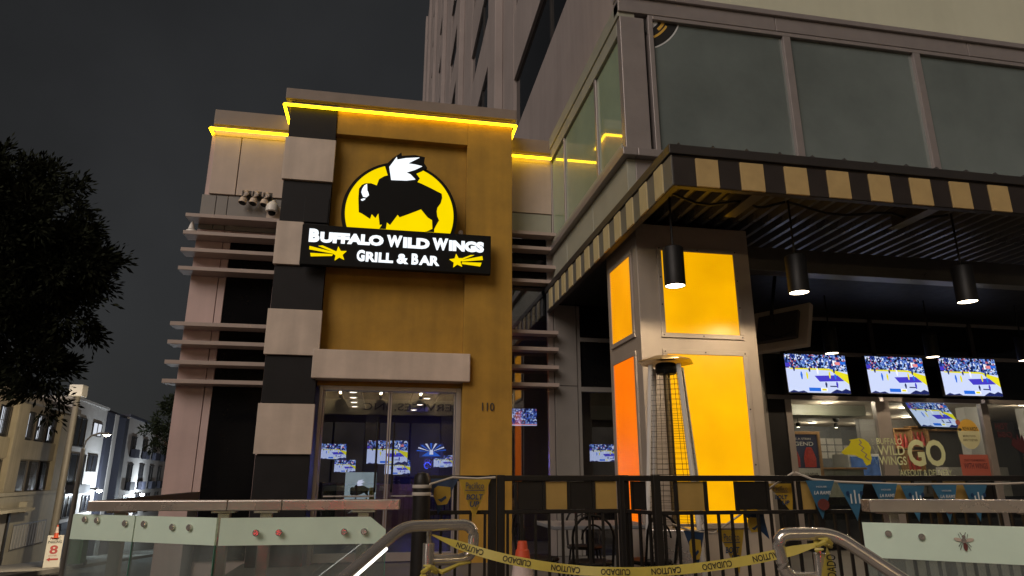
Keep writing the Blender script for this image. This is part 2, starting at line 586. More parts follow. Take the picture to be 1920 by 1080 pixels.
# pavement along the far side of the street, with joints as real gaps
fs_mb = MB()
fd = Vector((math.sin(R(-7.1)), math.cos(R(-7.1)), 0))      # street direction
fn = Vector((fd.y, -fd.x, 0))
F0 = Vector((-16.47, 35.45, 0))
for k in range(-14, 26):
    for a, b in ((0.0, 1.75), (1.77, 3.5)):
        p, q = F0 + fd * (k * 1.8), F0 + fd * (k * 1.8 + 1.78)
        if p.y < 6:
            continue
        vs = [p + fn * a, p + fn * b, q + fn * b, q + fn * a]
        fs_mb.add([Vector((v.x, v.y, gz(v.y) + 0.03)) for v in vs] + [Vector((v.x, v.y, gz(v.y) - 0.14)) for v in vs],
                  [(0, 1, 2, 3), (0, 4, 5, 1), (1, 5, 6, 2), (2, 6, 7, 3), (3, 7, 4, 0)])
struct(fs_mb.build("far_pavement", M['pavement']))
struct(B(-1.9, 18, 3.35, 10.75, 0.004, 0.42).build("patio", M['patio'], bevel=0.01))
st = MB()
for k in range(2):
    st.box(-0.2, 2.0, 2.55 + 0.4 * k, 3.345, 0.004 + 0.14 * k + (0.001 if k else 0), 0.14 * (k + 1))
struct(st.build("steps", M['patio'], bevel=0.008))

# ================================================================== ENTRANCE TOWER
TY = 10.2
tw = thing("entrance_tower", "orange stucco entrance tower with black and cream checkered edge and glass doors", "building", (0, TY, 0))
CH = [7.54, 6.88, 6.13, 5.43, 4.72, 4.03, 3.33, 2.63, 1.91, 0.42]
# core walls
B(-1.76, -1.04, TY + 0.02, 10.98, -1, 7.52).build("wall", M['dark_panel'], tw)
B(1.14, 1.91, TY, 10.98, 0.3, 7.54).build("wall", M['stucco'], tw, bevel=0.006)
mb = B(-1.03, 1.139, TY + 0.001, 10.98, 7.03, 7.539)
mb.build("wall", M['stucco'], tw, bevel=0.006)
B(-1.035, 1.139, TY + 0.14, 10.98, 3.30, 7.029).build("recessed_wall", M['stucco'], tw)
B(-1.034, 1.138, TY + 0.20, 10.97, 2.93, 3.299).build("header_wall", M['stucco'], tw)
for i in range(9):
    z1, z0 = CH[i] - 0.006, CH[i + 1] + 0.006
    light = i % 2 == 1
    pr = 0.045 if light else 0.0
    x0, x1 = (-1.80, -1.015) if light else (-1.775, -1.03)
    if i == 3:
        x1 = -1.40
        B(x1 + 0.006, -1.03, TY - 0.02, TY + 0.019, z0, z1).build("checker_panel", M['dark_panel'], tw, bevel=0.004)
    B(x0, x1, TY - 0.02 - pr, TY + 0.019, z0, z1).build("checker_panel", M['light_panel' if light else 'dark_panel'], tw, bevel=0.005)
B(-1.42, -1.05, TY - 0.034, TY - 0.0205, 5.445, 5.86).build("access_hatch", M['dark_panel'], tw, bevel=0.004)
# lintel
B(-1.10, 1.24, TY - 0.10, TY + 0.199, 3.0, 3.43).build("lintel", M['light_panel'], tw, bevel=0.012)
# coping
cp = B(-1.86, 1.98, TY - 0.07, 11.0, 7.56, 7.75)
cp.box(-1.80, 1.92, TY - 0.03, 10.99, 7.541, 7.559)
cp.build("coping", M['coping'], tw, bevel=0.008)
# door frame and doors
DY = TY + 0.16
mb = B(-0.985, -0.93, DY, DY + 0.12, 0.42, 2.93).box(1.06, 1.139, DY, DY + 0.12, 0.42, 2.93).box(-0.93, 1.06, DY, DY + 0.12, 2.86, 2.929)
mb.build("door_frame", M['mullion'], tw, bevel=0.006)
for (a, b, hx) in ((-0.925, 0.055, 0.0), (0.065, 1.055, 0.12)):
    d = B(a, b, DY + 0.05, DY + 0.062, 0.46, 2.85).build("door", M['door_glass'], tw)
    fr = B(a, a + 0.022, DY + 0.035, DY + 0.075, 0.44, 2.855).box(b - 0.022, b, DY + 0.035, DY + 0.075, 0.44, 2.855)
    fr.box(a + 0.022, b - 0.022, DY + 0.035, DY + 0.075, 0.44, 0.56)
    fr.build("door_stile", M['mullion'], d, bevel=0.003)
    h0, h1 = (a + 0.10, b - 0.16) if hx == 0 else (a + 0.07, b - 0.10)
    hx_ = h1 if hx == 0 else h0
    hp = MB().tube([(h0, DY - 0.01, 1.335), (h1, DY - 0.01, 1.335)], 0.012, 8)
    hp.tube([(h0 + 0.03, DY - 0.01, 1.335), (h0 + 0.03, DY + 0.05, 1.335)], 0.009, 6).tube([(h1 - 0.03, DY - 0.01, 1.335), (h1 - 0.03, DY + 0.05, 1.335)], 0.009, 6)
    hp.build("push_bar", M['steel'], d, smooth=True)
    hv = MB().tube([(hx_, DY + 0.05, 2.45), (hx_, DY - 0.012, 2.40), (hx_, DY - 0.012, 1.44), (hx_, DY + 0.05, 1.40)], 0.016, 8)
    hv.build("handle", M['black'], d, smooth=True)
nb = MB()
text_into(nb, "110", 1.44, 1.63, 2.575, 2.70, TY - 0.016, 0.008, depth=0.014)
nb.build("house_number", M['dark_frame'], tw)

# ================================================================== LEFT WING
WY = 10.8
wg = thing("louvered_wing", "beige metal clad wing beside the checkered column with thin louvers across dark glass", "building", (-2.4, WY, 0))
B(-3.10, -1.78, WY + 0.05, 14, -2, 7.28).build("wall", M['pier_panel'], wg)
for a, b in ((-3.02, -2.615), (-2.60, -1.79)):
    B(a, b, WY - 0.03, WY + 0.049, 6.06, 7.10).build("wall_panel", M['wing_panel'], wg, bevel=0.005)
B(-3.04, -1.79, WY - 0.01, WY + 0.049, 7.115, 7.30).build("wall_panel", M['wing_panel'], wg, bevel=0.005)
B(-3.08, -1.79, WY - 0.05, 14, 7.301, 7.58).build("coping", M['coping'], wg, bevel=0.01)
for a, b in ((-3.12, -2.90), (-2.89, -2.72), (-2.71, -1.79)):
    B(a, b, WY + 0.0, WY + 0.049, 5.45, 6.045).build("wall_panel", M['grey_panel'], wg, bevel=0.004)
B(-3.12, -2.715, WY, WY + 0.049, -1, 5.44).build("pier_panel", M['pier_panel'], wg, bevel=0.004)
B(-2.705, -2.60, WY + 0.004, WY + 0.049, -1, 5.44).build("mullion", M['pier_panel'], wg, bevel=0.004)
LZ = [5.56, 5.27, 4.99, 4.69, 3.82, 3.54, 3.24, 2.96]
edges = [5.42] + LZ[1:] + [0.45]
for i in range(8):
    z1 = (LZ[i] if i else 5.43) - 0.02
    z0 = (LZ[i + 1] if i < 7 else 0.45)
    B(-2.595, -1.89, WY + 0.02, WY + 0.048, z0, z1).build("window_pane", M['dark_glass'], wg)
B(-1.885, -1.80, WY + 0.0, WY + 0.049, -1, 5.44).build("mullion", M['pier_panel'], wg, bevel=0.004)
lv = B(-3.23, -1.80, 10.48, WY - 0.012, 5.525, 5.585).build("louver", M['louver'], wg, bevel=0.004)
rep(lv, [(0, 0, z - LZ[0]) for z in LZ[1:]])

# ================================================================== LINK WALL (right of tower)
lk = thing("link_wall", "narrow recessed wall with louvered glass between orange tower and lit column", "building", (2.5, WY, 0))
B(1.92, 2.735, WY - 0.02, WY + 0.2, 6.12, 7.10).build("wall_panel", M['wing_panel'], lk, bevel=0.005)
B(1.92, 2.735, WY - 0.0, WY + 0.2, 7.11, 7.30).build("wall_panel", M['wing_panel'], lk, bevel=0.005)
B(1.92, 2.735, WY - 0.05, 11.4, 7.301, 7.56).build("coping", M['coping'], lk, bevel=0.008)
B(1.92, 2.735, WY - 0.0, WY + 0.2, 5.72, 6.11).build("wall_panel", M['mid_panel'], lk, bevel=0.004)
for x0, x1 in ((1.92, 1.98), (2.64, 2.735)):
    B(x0, x1, WY - 0.01, WY + 0.1, 0.42, 5.715).build("mullion", M['mullion'], lk, bevel=0.004)
RZ = [5.66, 5.39, 5.06, 4.80, 3.92, 3.64, 3.34, 3.05]
for i in range(8):
    z1 = RZ[i] - 0.02
    z0 = RZ[i + 1] if i < 7 else 0.45
    B(1.985, 2.635, WY + 0.03, WY + 0.04, z0, z1).build("window_pane", M['door_glass'] if i > 2 else M['dark_glass'], lk)
lv = B(1.915, 2.76, 10.55, WY - 0.022, RZ[0] - 0.035, RZ[0] + 0.025).build("louver", M['louver'], lk, bevel=0.004)
rep(lv, [(0, 0, z - RZ[0]) for z in RZ[1:]])
for z0, z1 in ((0.42, 3.06), (3.07, 4.45)):
    B(2.745, 3.13, WY - 0.03, WY + 0.1, z0, z1).build("wall_panel", M['grey_panel'], lk, bevel=0.005)

# ================================================================== GLASS BAY
bay = thing("glass_bay", "upper glazed bay with large grey panes above the striped canopy", "building", (5, 8, 4.9))
BX, BY = 2.74, 7.0
# side face (plane x = BX)
for y0, y1 in ((9.93, 10.77), (8.19, 9.87), (7.19, 8.11)):
    B(BX + 0.03, BX + 0.06, y0, y1, 5.62, 7.14).build("glass_pane", M['bay_glass'], bay)
for y0, y1 in ((9.872, 9.928), (8.112, 8.188), (10.77, 10.798)):
    B(BX, BX + 0.09, y0, y1, 5.601, 7.16).build("mullion", M['mullion'], bay, bevel=0.006)
B(BX - 0.01, BX + 0.2, 7.12, 10.79, 7.161, 7.38).build("header_panel", M['mid_panel'], bay, bevel=0.006)
B(BX - 0.03, BX + 0.2, 7.0, 10.79, 7.381, 7.60).build("header_panel", M['mid_panel'], bay, bevel=0.006)
B(BX - 0.09, BX + 0.1, 6.89, 10.79, 5.34, 5.44).build("sill", M['mullion'], bay, bevel=0.008)
B(BX - 0.02, BX + 0.1, 7.12, 10.79, 5.441, 5.60).build("sill_panel", M['mid_panel'], bay, bevel=0.004)
for y0, y1 in ((7.0, 8.38), (8.40, 9.78), (9.80, 10.79)):
    B(BX - 0.01, BX + 0.1, max(y0, 7.0), y1, 4.72, 5.335).build("spandrel_panel", M['mid_panel'], bay, bevel=0.005)
# corner post and front face (plane y = BY)
B(BX - 0.01, 3.06, BY - 0.01, 7.118, 5.441, 7.38).build("corner_post", M['mullion'], bay, bevel=0.008)
B(3.115, 3.18, BY - 0.02, 7.1, 5.441, 7.44).build("mullion", M['mullion'], bay, bevel=0.006)
for x in (5.11, 7.13, 9.2, 11.2):
    B(x - 0.055, x + 0.055, BY - 0.02, 7.1, 5.441, 7.38).build("mullion", M['mullion'], bay, bevel=0.006)
for a, b in ((3.18, 5.055), (5.165, 7.075), (7.185, 9.145), (9.255, 11.145)):
    B(a, b, BY + 0.03, BY + 0.06, 5.441, 7.379).build("glass_pane", M['bay_glass_front'], bay)
B(3.18, 12, BY - 0.02, 7.1, 7.381, 7.44).build("header_rail", M['mullion'], bay, bevel=0.005)
for a, b in ((2.71, 4.95), (4.96, 8.0), (8.01, 12)):
    B(a, b, BY - 0.03, 7.15, 7.441, 7.66).build("header_panel", M['mullion'], bay, bevel=0.006)
B(2.70, 12, BY - 0.07, 7.15, 7.662, 7.74).build("header_cap", M['mullion'], bay, bevel=0.006)
B(BX + 0.101, 12, BY - 0.11, 7.1, 5.34, 5.44).build("sill", M['mullion'], bay, bevel=0.008)
B(BX + 0.101, 12, BY - 0.005, 7.1, 4.72, 5.338).build("spandrel_panel", M['mullion'], bay, bevel=0.005)
B(BX + 0.11, 12, 7.16, 10.79, 4.72, 7.7).build("core", M['dark_panel'], bay)
# part of a round sticker in the first front pane
gx, gzc, gy = 2.90, 7.62, BY + 0.026
def arc(mb, r0, r1, a0, a1, n=10, cx=gx, cz=gzc):
    for k in range(n):
        t0, t1 = R(a0 + (a1 - a0) * k / n), R(a0 + (a1 - a0) * (k + 1) / n)
        q = [(cx + r0 * math.cos(t0), cz + r0 * math.sin(t0)), (cx + r1 * math.cos(t0), cz + r1 * math.sin(t0)),
             (cx + r1 * math.cos(t1), cz + r1 * math.sin(t1)), (cx + r0 * math.cos(t1), cz + r0 * math.sin(t1))]
        mb.quad(*[(x, gy, z) for x, z in q])
mb = MB()
arc(mb, 0.695, 0.715, -64, -20)
arc(mb, 0.30, 0.36, -42, -24)
arc(mb, 0.40, 0.45, -50, -34, 8)
mb.build("window_sticker", M['pen_white'], bay)
mb = MB()
arc(mb, 0.55, 0.58, -58, -30)
arc(mb, 0.49, 0.53, -44, -26)
mb.build("window_sticker", M['decal_gold'], bay)
mb = MB()
arc(mb, 0.28, 0.70, -65, -20, 12)
mb.v = [(x, y + 0.0015, z) for x, y, z in mb.v]
mb.build("window_sticker", M['ink'], bay)

# ================================================================== HIGH-RISE
HX = 3.2
hr = thing("high_rise", "tall grey concrete tower with slanting rows of dark windows behind the glass bay", "building", (20, 45, 0))
bays = [(8.4, 16.9), (20.3, 27.8), (32.8, 40.6), (46.5, 54.0), (60, 67.5), (73.5, 80.5)]
piers = [(7.35, 8.4)] + [(bays[i][1], bays[i + 1][0]) for i in range(5)] + [(80.5, 85)]
FH, Z0 = 4.1, 11.0
for a, b in piers:
    B(HX, HX + 3, a, b, 7.5, 66).build("pier", M['tower_wall'], hr)
    if a > 8:
        B(HX - 0.28, HX - 0.001, b - 1.6, b - 0.02, 7.5, 66.2).build("rib", M['tower_wall'], hr, bevel=0.03)
B(HX + 0.6, HX + 3, 8.4, 80.5, 7.5, 66).build("core", M['dark_panel'], hr)
for i, (a, b) in enumerate(bays):
    B(HX + 0.02, HX + 0.59, a + 0.001, b - 0.001, 7.5, Z0).build("spandrel", M['tower_wall'], hr)
    for k in range(13):
        zs = Z0 + FH * k
        B(HX + 0.02, HX + 0.59, a + 0.001, b - 0.001, zs + 1.85, zs + FH).build("spandrel", M['tower_wall'], hr)
        w = B(HX + 0.10, HX + 0.14, a + 0.01, b - 0.01, zs + 0.01, zs + 1.84).build("window", M['dark_glass'], hr)
        fr = MB()
        nm = 2
        for j in range(1, nm):
            yy = a + (b - a) * j / nm
            fr.box(HX + 0.06, HX + 0.099, yy - 0.05, yy + 0.05, zs + 0.01, zs + 1.84)
        fr.build("frame", M['dark_frame'], w)
# front of the tower over the bay
B(HX + 0.001, 45, 7.349, 8.35, 7.5, 13.2).build("front_wall", M['front_wall'], hr)
B(HX + 0.001, 45, 7.34, 8.35, 13.22, 66).build("front_wall", M['front_wall'], hr)

# ================================================================== CANOPY
CX, CY0, CY1, CZ0, CZT = 2.60, 5.5, 10.70, 4.30, 4.73
cn = thing("striped_canopy", "dark metal canopy edged with black and gold stripes over the patio", "canopy", (5, 8, 4.3))
XR = 9.4
# fascia backing and cap
B(CX + 0.012, XR, CY0 + 0.012, CY0 + 0.08, CZ0, 4.63).build("fascia", M['stripe_dark'], cn)
B(CX + 0.012, CX + 0.08, CY0 + 0.081, CY1 + 0.05, CZ0, 4.63).build("fascia", M['stripe_dark'], cn)
B(CX - 0.02, XR, CY0 - 0.02, CY0 + 0.12, 4.631, CZT).build("cap", M['dark_frame'], cn, bevel=0.006)
B(CX - 0.02, CX + 0.12, CY0 + 0.121, CY1 + 0.05, 4.631, CZT).build("cap", M['dark_frame'], cn, bevel=0.006)
x = CX + 0.005
k = 0
wd, wl = 0.244, 0.239
fx = [(2.85, 3.085), (3.32, 3.57), (3.80, 4.05), (4.275, 4.52), (4.75, 4.995), (5.23, 5.475), (5.71, 5.95), (6.185, 6.43), (6.66, 6.90), (7.13, 7.37), (7.60, 7.84), (8.07, 8.31), (8.54, 8.78)]
pd = None
for i, (a, b) in enumerate(fx):
    B(a, b, CY0 - 0.012, CY0 + 0.0115, CZ0 + 0.004, 4.60).build("stripe_panel", M['stripe_gold'], cn, bevel=0.003)
    a0 = CX + 0.013 if i == 0 else fx[i - 1][1] + 0.003
    B(a0, a - 0.003, CY0 + 0.0, CY0 + 0.0115, CZ0 + 0.004, 4.60).build("stripe_panel", M['stripe_dark'], cn, bevel=0.003)
n = 25
L_ = (CY1 - CY0) / n
M['stripe_dark_lit'] = mat("canopy_side_dark_lit", (0.13, 0.13, 0.12), 0.4, var=0.12, scale=6, spec=0.6)  # dark stripe lightened: light from the left put into its colour
M['stripe_gold_lit'] = mat("canopy_side_gold_lit", (0.55, 0.46, 0.25), 0.45, var=0.12, scale=6)  # gold stripe paled likewise, the lit side painted in
for i in range(n):
    gold = i % 2 == 1
    y0 = CY0 + L_ * i
    B(CX - (0.012 if gold else 0.0), CX + 0.0115, y0 + 0.003, y0 + L_ - 0.003, CZ0 + 0.004, 4.622).build(
        "stripe_panel", M['stripe_gold_lit' if gold else 'stripe_dark_lit'], cn, bevel=0.003)
# roof with standing seams
B(CX + 0.13, XR, CY0 + 0.121, CY1 + 0.05, 4.66, 4.70).build("roof_sheet", M['dark_frame'], cn)
mb = MB()
mb.add([(0.0, CY0 - 0.01, CZT), (0.02, CY0 - 0.01, CZT), (0.01, CY0 + 0.02, CZT + 0.045), (0.0, 6.98, CZT), (0.02, 6.98, CZT), (0.01, 6.98, CZT + 0.045)],
       [(0, 1, 2), (3, 5, 4), (0, 3, 4, 1), (1, 4, 5, 2), (2, 5, 3, 0)])
mb.v = [(x + 2.69, y, z) for x, y, z in mb.v]
sm = mb.build("roof_seam", M['dark_frame'], cn)
rep(sm, [(0.365 * i, 0, 0) for i in range(1, 18)])
# ribbed deck under the roof
rb = MB()
rb.add([(2.70, CY0 + 0.09, 4.655), (2.725, CY0 + 0.09, 4.58), (2.775, CY0 + 0.09, 4.58), (2.80, CY0 + 0.09, 4.655),
        (2.70, CY1, 4.655), (2.725, CY1, 4.58), (2.775, CY1, 4.58), (2.80, CY1, 4.655)],
       [(0, 1, 5, 4), (1, 2, 6, 5), (2, 3, 7, 6), (0, 3, 2, 1), (4, 5, 6, 7), (0, 4, 7, 3)])
M['deck'] = mat("rib_highlight_metal", (0.13, 0.127, 0.125), 0.3, metal=0.3, var=0.2, scale=5)  # paler than the sheet between: rib highlights put into the colour
r0 = rb.build("deck_rib", M['deck'], cn)
rep(r0, [(0.19 * i, 0, 0) for i in range(1, 35)])
for xx in (3.55, 5.6, 7.6):
    bm_ = B(xx, xx + 0.14, CY0 + 0.082, 6.3, 4.36, 4.38).box(xx + 0.06, xx + 0.08, CY0 + 0.082, 6.3, 4.381, 4.559).box(xx, xx + 0.14, CY0 + 0.082, 6.3, 4.56, 4.579)
    bm_.build("joist", M['soffit'], cn)
B(4.24, XR + 2, 7.101, 7.3, 4.04, 4.34).build("beam", M['soffit'], cn, bevel=0.005)
B(CX + 0.081, XR + 5, 8.2, 10.75, 4.46, 4.57).build("ceiling_board", M['black'], cn)
cd = MB()
for (xa, xb) in ((2.83, 4.21), (4.21, 6.28)):
    pts = []
    for t in range(13):
        u = t / 12
        pts.append((xa + (xb - xa) * u, 6.1 + 0.1 * math.sin(u * 9), 4.50 - 0.10 * math.sin(u * math.pi) ** 2 + 0.02 * math.sin(u * 14)))
    cd.tube(pts, 0.014, 6)
cd.build("conduit", M['black'], cn, smooth=True)

# ================================================================== LIT COLUMN
lc = thing("lit_column", "square metal column with glowing amber and orange panels under the canopy corner", "column", (3.5, 7.6, 0.42))
cx0, cx1, cy0, cy1 = 2.79, 4.22, 7.0, 8.08
B(cx0, cx1, cy0, cy1, 0.42, 4.50).build("shaft", M['column'], lc, bevel=0.008)
B(cx0 - 0.05, cx1 + 0.05, cy0 - 0.05, cy1 + 0.05, 0.422, 0.56).build("base_plinth", M['column'], lc, bevel=0.01)
def lit_panel_front(x0, x1, z0, z1, m):
    w = 0.055
    p = B(x0, x1, cy0 - 0.014, cy0 - 0.002, z0, z1).build("light_panel", m, lc)
    for (a, b, c, d) in ((x0 - w, x1 + w, z1 + 0.001, z1 + w), (x0 - w, x1 + w, z0 - w, z0 - 0.001), (x0 - w, x0 - 0.001, z0, z1), (x1 + 0.001, x1 + w, z0, z1)):
        f = B(a, b, cy0 - 0.024, cy0 - 0.001, c, d).build("panel_frame", M['column'], lc, bevel=0.004)
    s_ = MB()
    for xx in (x0 - w / 2, (x0 + x1) / 2, x1 + w / 2):
        for zz in (z0 - w / 2, z1 + w / 2):
            s_.tube([(xx, cy0 - 0.029, zz), (xx, cy0 - 0.0241, zz)], 0.009, 8)
    for zz in ((z0 * 2 + z1) / 3, (z0 + 2 * z1) / 3):
        for xx in (x0 - w / 2, x1 + w / 2):
            s_.tube([(xx, cy0 - 0.029, zz), (xx, cy0 - 0.0241, zz)], 0.009, 8)
    s_.build("screw", M['dark_frame'], lc)
def lit_panel_side(y0, y1, z0, z1, m):
    w = 0.055
    B(cx0 - 0.014, cx0 - 0.002, y0, y1, z0, z1).build("light_panel", m, lc)
    for (a, b, c, d) in ((y0 - w, y1 + w, z1 + 0.001, z1 + w), (y0 - w, y1 + w, z0 - w, z0 - 0.001), (y0 - w, y0 - 0.001, z0, z1), (y1 + 0.001, y1 + w, z0, z1)):
        B(cx0 - 0.024, cx0 - 0.001, a, b, c, d).build("panel_frame", M['column'], lc, bevel=0.004)
lit_panel_front(3.09, 4.0, 3.185, 4.17, M['panel_yellow'])
lit_panel_front(3.09, 4.01, 1.13, 2.94, M['panel_yellow'])
lit_panel_side(7.20, 7.91, 3.21, 4.15, M['panel_side'])
lit_panel_side(7.20, 7.91, 1.13, 2.94, M['panel_orange'])

# ================================================================== SHOPFRONT AND ROOMS
SY = 10.8
sf = thing("shopfront", "dark glazed restaurant front under the canopy with decals on lower panes", "shopfront", (9, SY, 0.42))
# left bay beside the column
for (x0, x1, z0, z1, m) in ((3.20, 4.6, 0.5, 2.98, 'door_glass'), (3.20, 4.6, 3.06, 3.83, 'dark_glass'), (3.20, 4.6, 3.90, 4.45, 'dark_glass'),
                            (4.68, 6.5, 0.5, 2.98, 'dark_glass'), (4.68, 6.5, 3.06, 3.83, 'dark_glass')):
    B(x0, x1, SY + 0.03, SY + 0.04, z0, z1).build("window_pane", M[m], sf)
for (x0, x1, z0, z1) in ((3.14, 3.20, 0.42, 4.45), (4.60, 4.68, 0.42, 4.45), (6.5, 6.58, 0.42, 4.45)):
    B(x0, x1, SY - 0.01, SY + 0.08, z0, z1).build("mullion", M['grey_panel'], sf, bevel=0.004)
for (z0, z1) in ((2.98, 3.06), (3.83, 3.90)):
    B(3.20, 4.60, SY - 0.008, SY + 0.08, z0, z1).build("transom", M['grey_panel'], sf, bevel=0.004)
    B(4.68, 6.50, SY - 0.008, SY + 0.08, z0, z1).build("transom", M['grey_panel'], sf, bevel=0.004)
# right bays
mx = [6.98, 8.855, 11.02, 13.1, 15.2]
mw = [0.06, 0.14, 0.075, 0.06, 0.06]
for x, w in zip(mx, mw):
    B(x - w, x + w, SY - 0.02, SY + 0.08, 0.42, 2.93).build("mullion", M['mullion'], sf, bevel=0.005)
    B(x - 0.045, x + 0.045, SY - 0.02, SY + 0.08, 3.01, 4.45).build("mullion", M['dark_frame'], sf, bevel=0.005)
for z0, z1, m in ((2.931, 3.009, 'mullion'), (3.74, 3.81, 'mullion'), (4.40, 4.46, 'grey_panel')):
    for i in range(4):
        B(6.6 if i == 0 else mx[i] + 0.046, mx[i + 1] - 0.046, SY - 0.015, SY + 0.08, z0, z1).build("transom", M[m], sf, bevel=0.005)
for i in range(4):
    a, b = mx[i] + mw[i], mx[i + 1] - mw[i + 1]
    B(a, b, SY + 0.03, SY + 0.04, 0.5, 2.93).build("window_pane", M['glass'], sf)
    B(mx[i] + 0.046, mx[i + 1] - 0.046, SY + 0.03, SY + 0.05, 3.01, 4.4).build("window_pane", M['dark_glass'], sf)
B(6.58, 6.92, SY, SY + 0.08, 0.42, 4.45).build("wall_panel", M['dark_panel'], sf)
B(2.75, 16, SY + 0.1, SY + 0.2, 4.46, 4.72).build("wall_panel", M['dark_panel'], sf)
B(7.05, 13.0, SY + 0.06, SY + 0.12, 0.42, 1.27).build("dark_filler_wall", M['dark_panel'], sf)  # dark sheet added to hide the bright room behind the fence bars
# decals on the panes
dy = SY + 0.027
mb = MB()
text_into(mb, "BUFFALO", 8.62, 9.13, 2.165, 2.275, dy - 0.06, 0.012)
text_into(mb, "WILD", 8.62, 9.16, 1.98, 2.145, dy - 0.06, 0.014)
text_into(mb, "WINGS", 8.62, 9.17, 1.81, 1.96, dy - 0.06, 0.014)
mb.build("window_decal", M['decal_green'], sf)
mb = MB()
text_into(mb, "GO", 9.27, 10.05, 1.79, 2.26, dy, 0.03)
text_into(mb, "TAKEOUT & DELIVERY", 8.98, 10.12, 1.62, 1.735, dy, 0.004)
mb.build("window_decal", M['decal_green'], sf)
hx, hz, sx, sz = 7.93, 1.80, 0.62, 0.49
head = [(0, .45), (.12, .58), (.28, .70), (.36, .85), (.30, .90), (.48, .93), (.62, .96), (.78, .93), (.92, .80), (.98, .62), (.93, .45), (.95, .25), (.88, .05), (.75, .0), (.70, .10), (.66, .22), (.55, .28), (.44, .36), (.28, .38), (.10, .37)]
MB().prism([(hx + u * sx, hz + v * sz) for u, v in head], dy - 0.004, dy).build("window_decal", M['decal_yellow'], sf)
zig = [(.60, .92), (.66, .80), (.58, .74), (.72, .62), (.62, .52), (.78, .40), (.72, .30), (.84, .18)]
zm = MB()
for i in range(len(zig) - 1):
    (u0, v0), (u1, v1) = zig[i], zig[i + 1]
    zm.quad((hx + u0 * sx, dy - 0.006, hz + v0 * sz), (hx + (u0 + .05) * sx, dy - 0.006, hz + v0 * sz), (hx + (u1 + .05) * sx, dy - 0.006, hz + v1 * sz), (hx + u1 * sx, dy - 0.006, hz + v1 * sz))
zm.build("window_decal", M['grey_panel'], sf)
def disc(mb, x, z, rx, rz, y0, y1, a0=0, a1=360, n=28):
    pts = [(x + rx * math.cos(R(a0 + (a1 - a0) * k / n)), z + rz * math.sin(R(a0 + (a1 - a0) * k / n))) for k in range(n if a1 - a0 >= 360 else n + 1)]
    mb.prism(pts, y0, y1)
mb = MB(); disc(mb, 10.62, 2.37, 0.235, 0.27, dy - 0.004, dy, 12, 168); mb.build("window_decal", M['decal_gold'], sf)
mb = MB(); disc(mb, 10.62, 2.37, 0.235, 0.27, dy - 0.004, dy, 168.5, 371.5); mb.build("window_decal", M['decal_cream'], sf)
mb = MB(); disc(mb, 10.42, 2.58, 0.05, 0.05, dy - 0.007, dy - 0.0045); mb.build("window_decal", M['decal_red'], sf)
mb = MB()
text_into(mb, "REWARDS", 10.50, 10.82, 2.43, 2.50, dy - 0.006, 0.02)
text_into(mb, "MORE FOOD,", 10.48, 10.76, 2.31, 2.35, dy - 0.006, 0.006)
text_into(mb, "EARN TOGETHER", 10.47, 10.78, 2.24, 2.28, dy - 0.006, 0.006)
disc(mb, 10.44, 2.45, 0.04, 0.025, dy - 0.006, dy - 0.005)
mb.build("window_decal", M['ink'], sf)
MB().box(10.33, 10.935, dy - 0.004, dy, 1.63, 2.0).build("window_decal", M['decal_red'], sf)
mb = MB()
text_into(mb, "START YOUR MORNING", 10.41, 10.86, 1.875, 1.92, dy - 0.006, 0.006)
text_into(mb, "WITH WINGS", 10.39, 10.89, 1.75, 1.85, dy - 0.006, 0.012)
mb.build("window_decal", M['decal_maroon'], sf)
mb = MB()
text_into(mb, "HOT", 11.22, 11.50, 2.46, 2.58, dy - 0.002, 0.02)
text_into(mb, "BBQ", 11.24, 11.56, 2.30, 2.42, dy - 0.002, 0.02)
hand = [(11.50, 2.18), (11.60, 2.10), (11.74, 2.02), (11.86, 2.06), (11.92, 2.18), (11.86, 2.24), (11.84, 2.36), (11.80, 2.24), (11.76, 2.38), (11.72, 2.26), (11.66, 2.40), (11.64, 2.26), (11.56, 2.32)]
mb.prism(hand, dy - 0.002, dy)
mb.build("window_decal", M['decal_maroon'], sf)
MB().box(11.72, 12.2, dy - 0.004, dy, 1.66, 1.96).build("window_decal", M['decal_gold'], sf)
mb = MB()
text_into(mb, "OPEN", 11.76, 12.1, 1.83, 1.92, dy - 0.006, 0.02)
text_into(mb, "EARLY", 11.76, 12.1, 1.71, 1.80, dy - 0.006, 0.02)
mb.build("window_decal", M['ink'], sf)
# rooms behind the glass
RY = 19.0
br = thing("bar_room", "dim blue bar room seen through the glass entrance doors", "room", (1.5, 13, 0.42))
B(-1.75, 6.6, 10.99, 17.0, 0.30, 0.42).build("floor", M['room_dark'], br)
B(-1.75, 6.6, 16.9, 17.0, 0.421, 4.2).build("back_wall", M['room_dark'], br)
B(-1.85, -1.751, 10.99, 17.0, 0.30, 4.2).build("side_wall", M['room_dark'], br)
B(6.601, 6.7, 10.99, 17.0, 0.30, 4.2).build("side_wall", M['room_dark'], br)
B(-1.85, 6.7, 10.99, 17.0, 4.201, 4.3).build("ceiling", M['black'], br)
mb = MB().box(-1.0, 0.9, 16.1, 16.6, 0.421, 1.45)
mb.build("bar_counter", M['wood'], br, bevel=0.01)
for xx in (2.25,):
    B(xx, xx + 0.16, 13.1, 13.3, 0.421, 4.2).build("pillar", M['panel_orange'], br)
tk = thing("takeout_room", "lit takeout room with grey walls and ceiling lights behind the shop window", "room", (10, 13, 0.42))
B(6.72, 24, 10.99, RY + 0.1, 0.30, 0.42).build("floor", M['room_grey'], tk)
B(6.72, 24, RY, RY + 0.1, 0.421, 3.3).build("back_wall", M['room_grey'], tk)
B(6.71, 6.75, 10.99, RY, 0.421, 3.3).build("side_wall", M['room_grey'], tk)
B(23.9, 24, 10.99, RY, 0.421, 3.3).build("side_wall", M['room_grey'], tk)
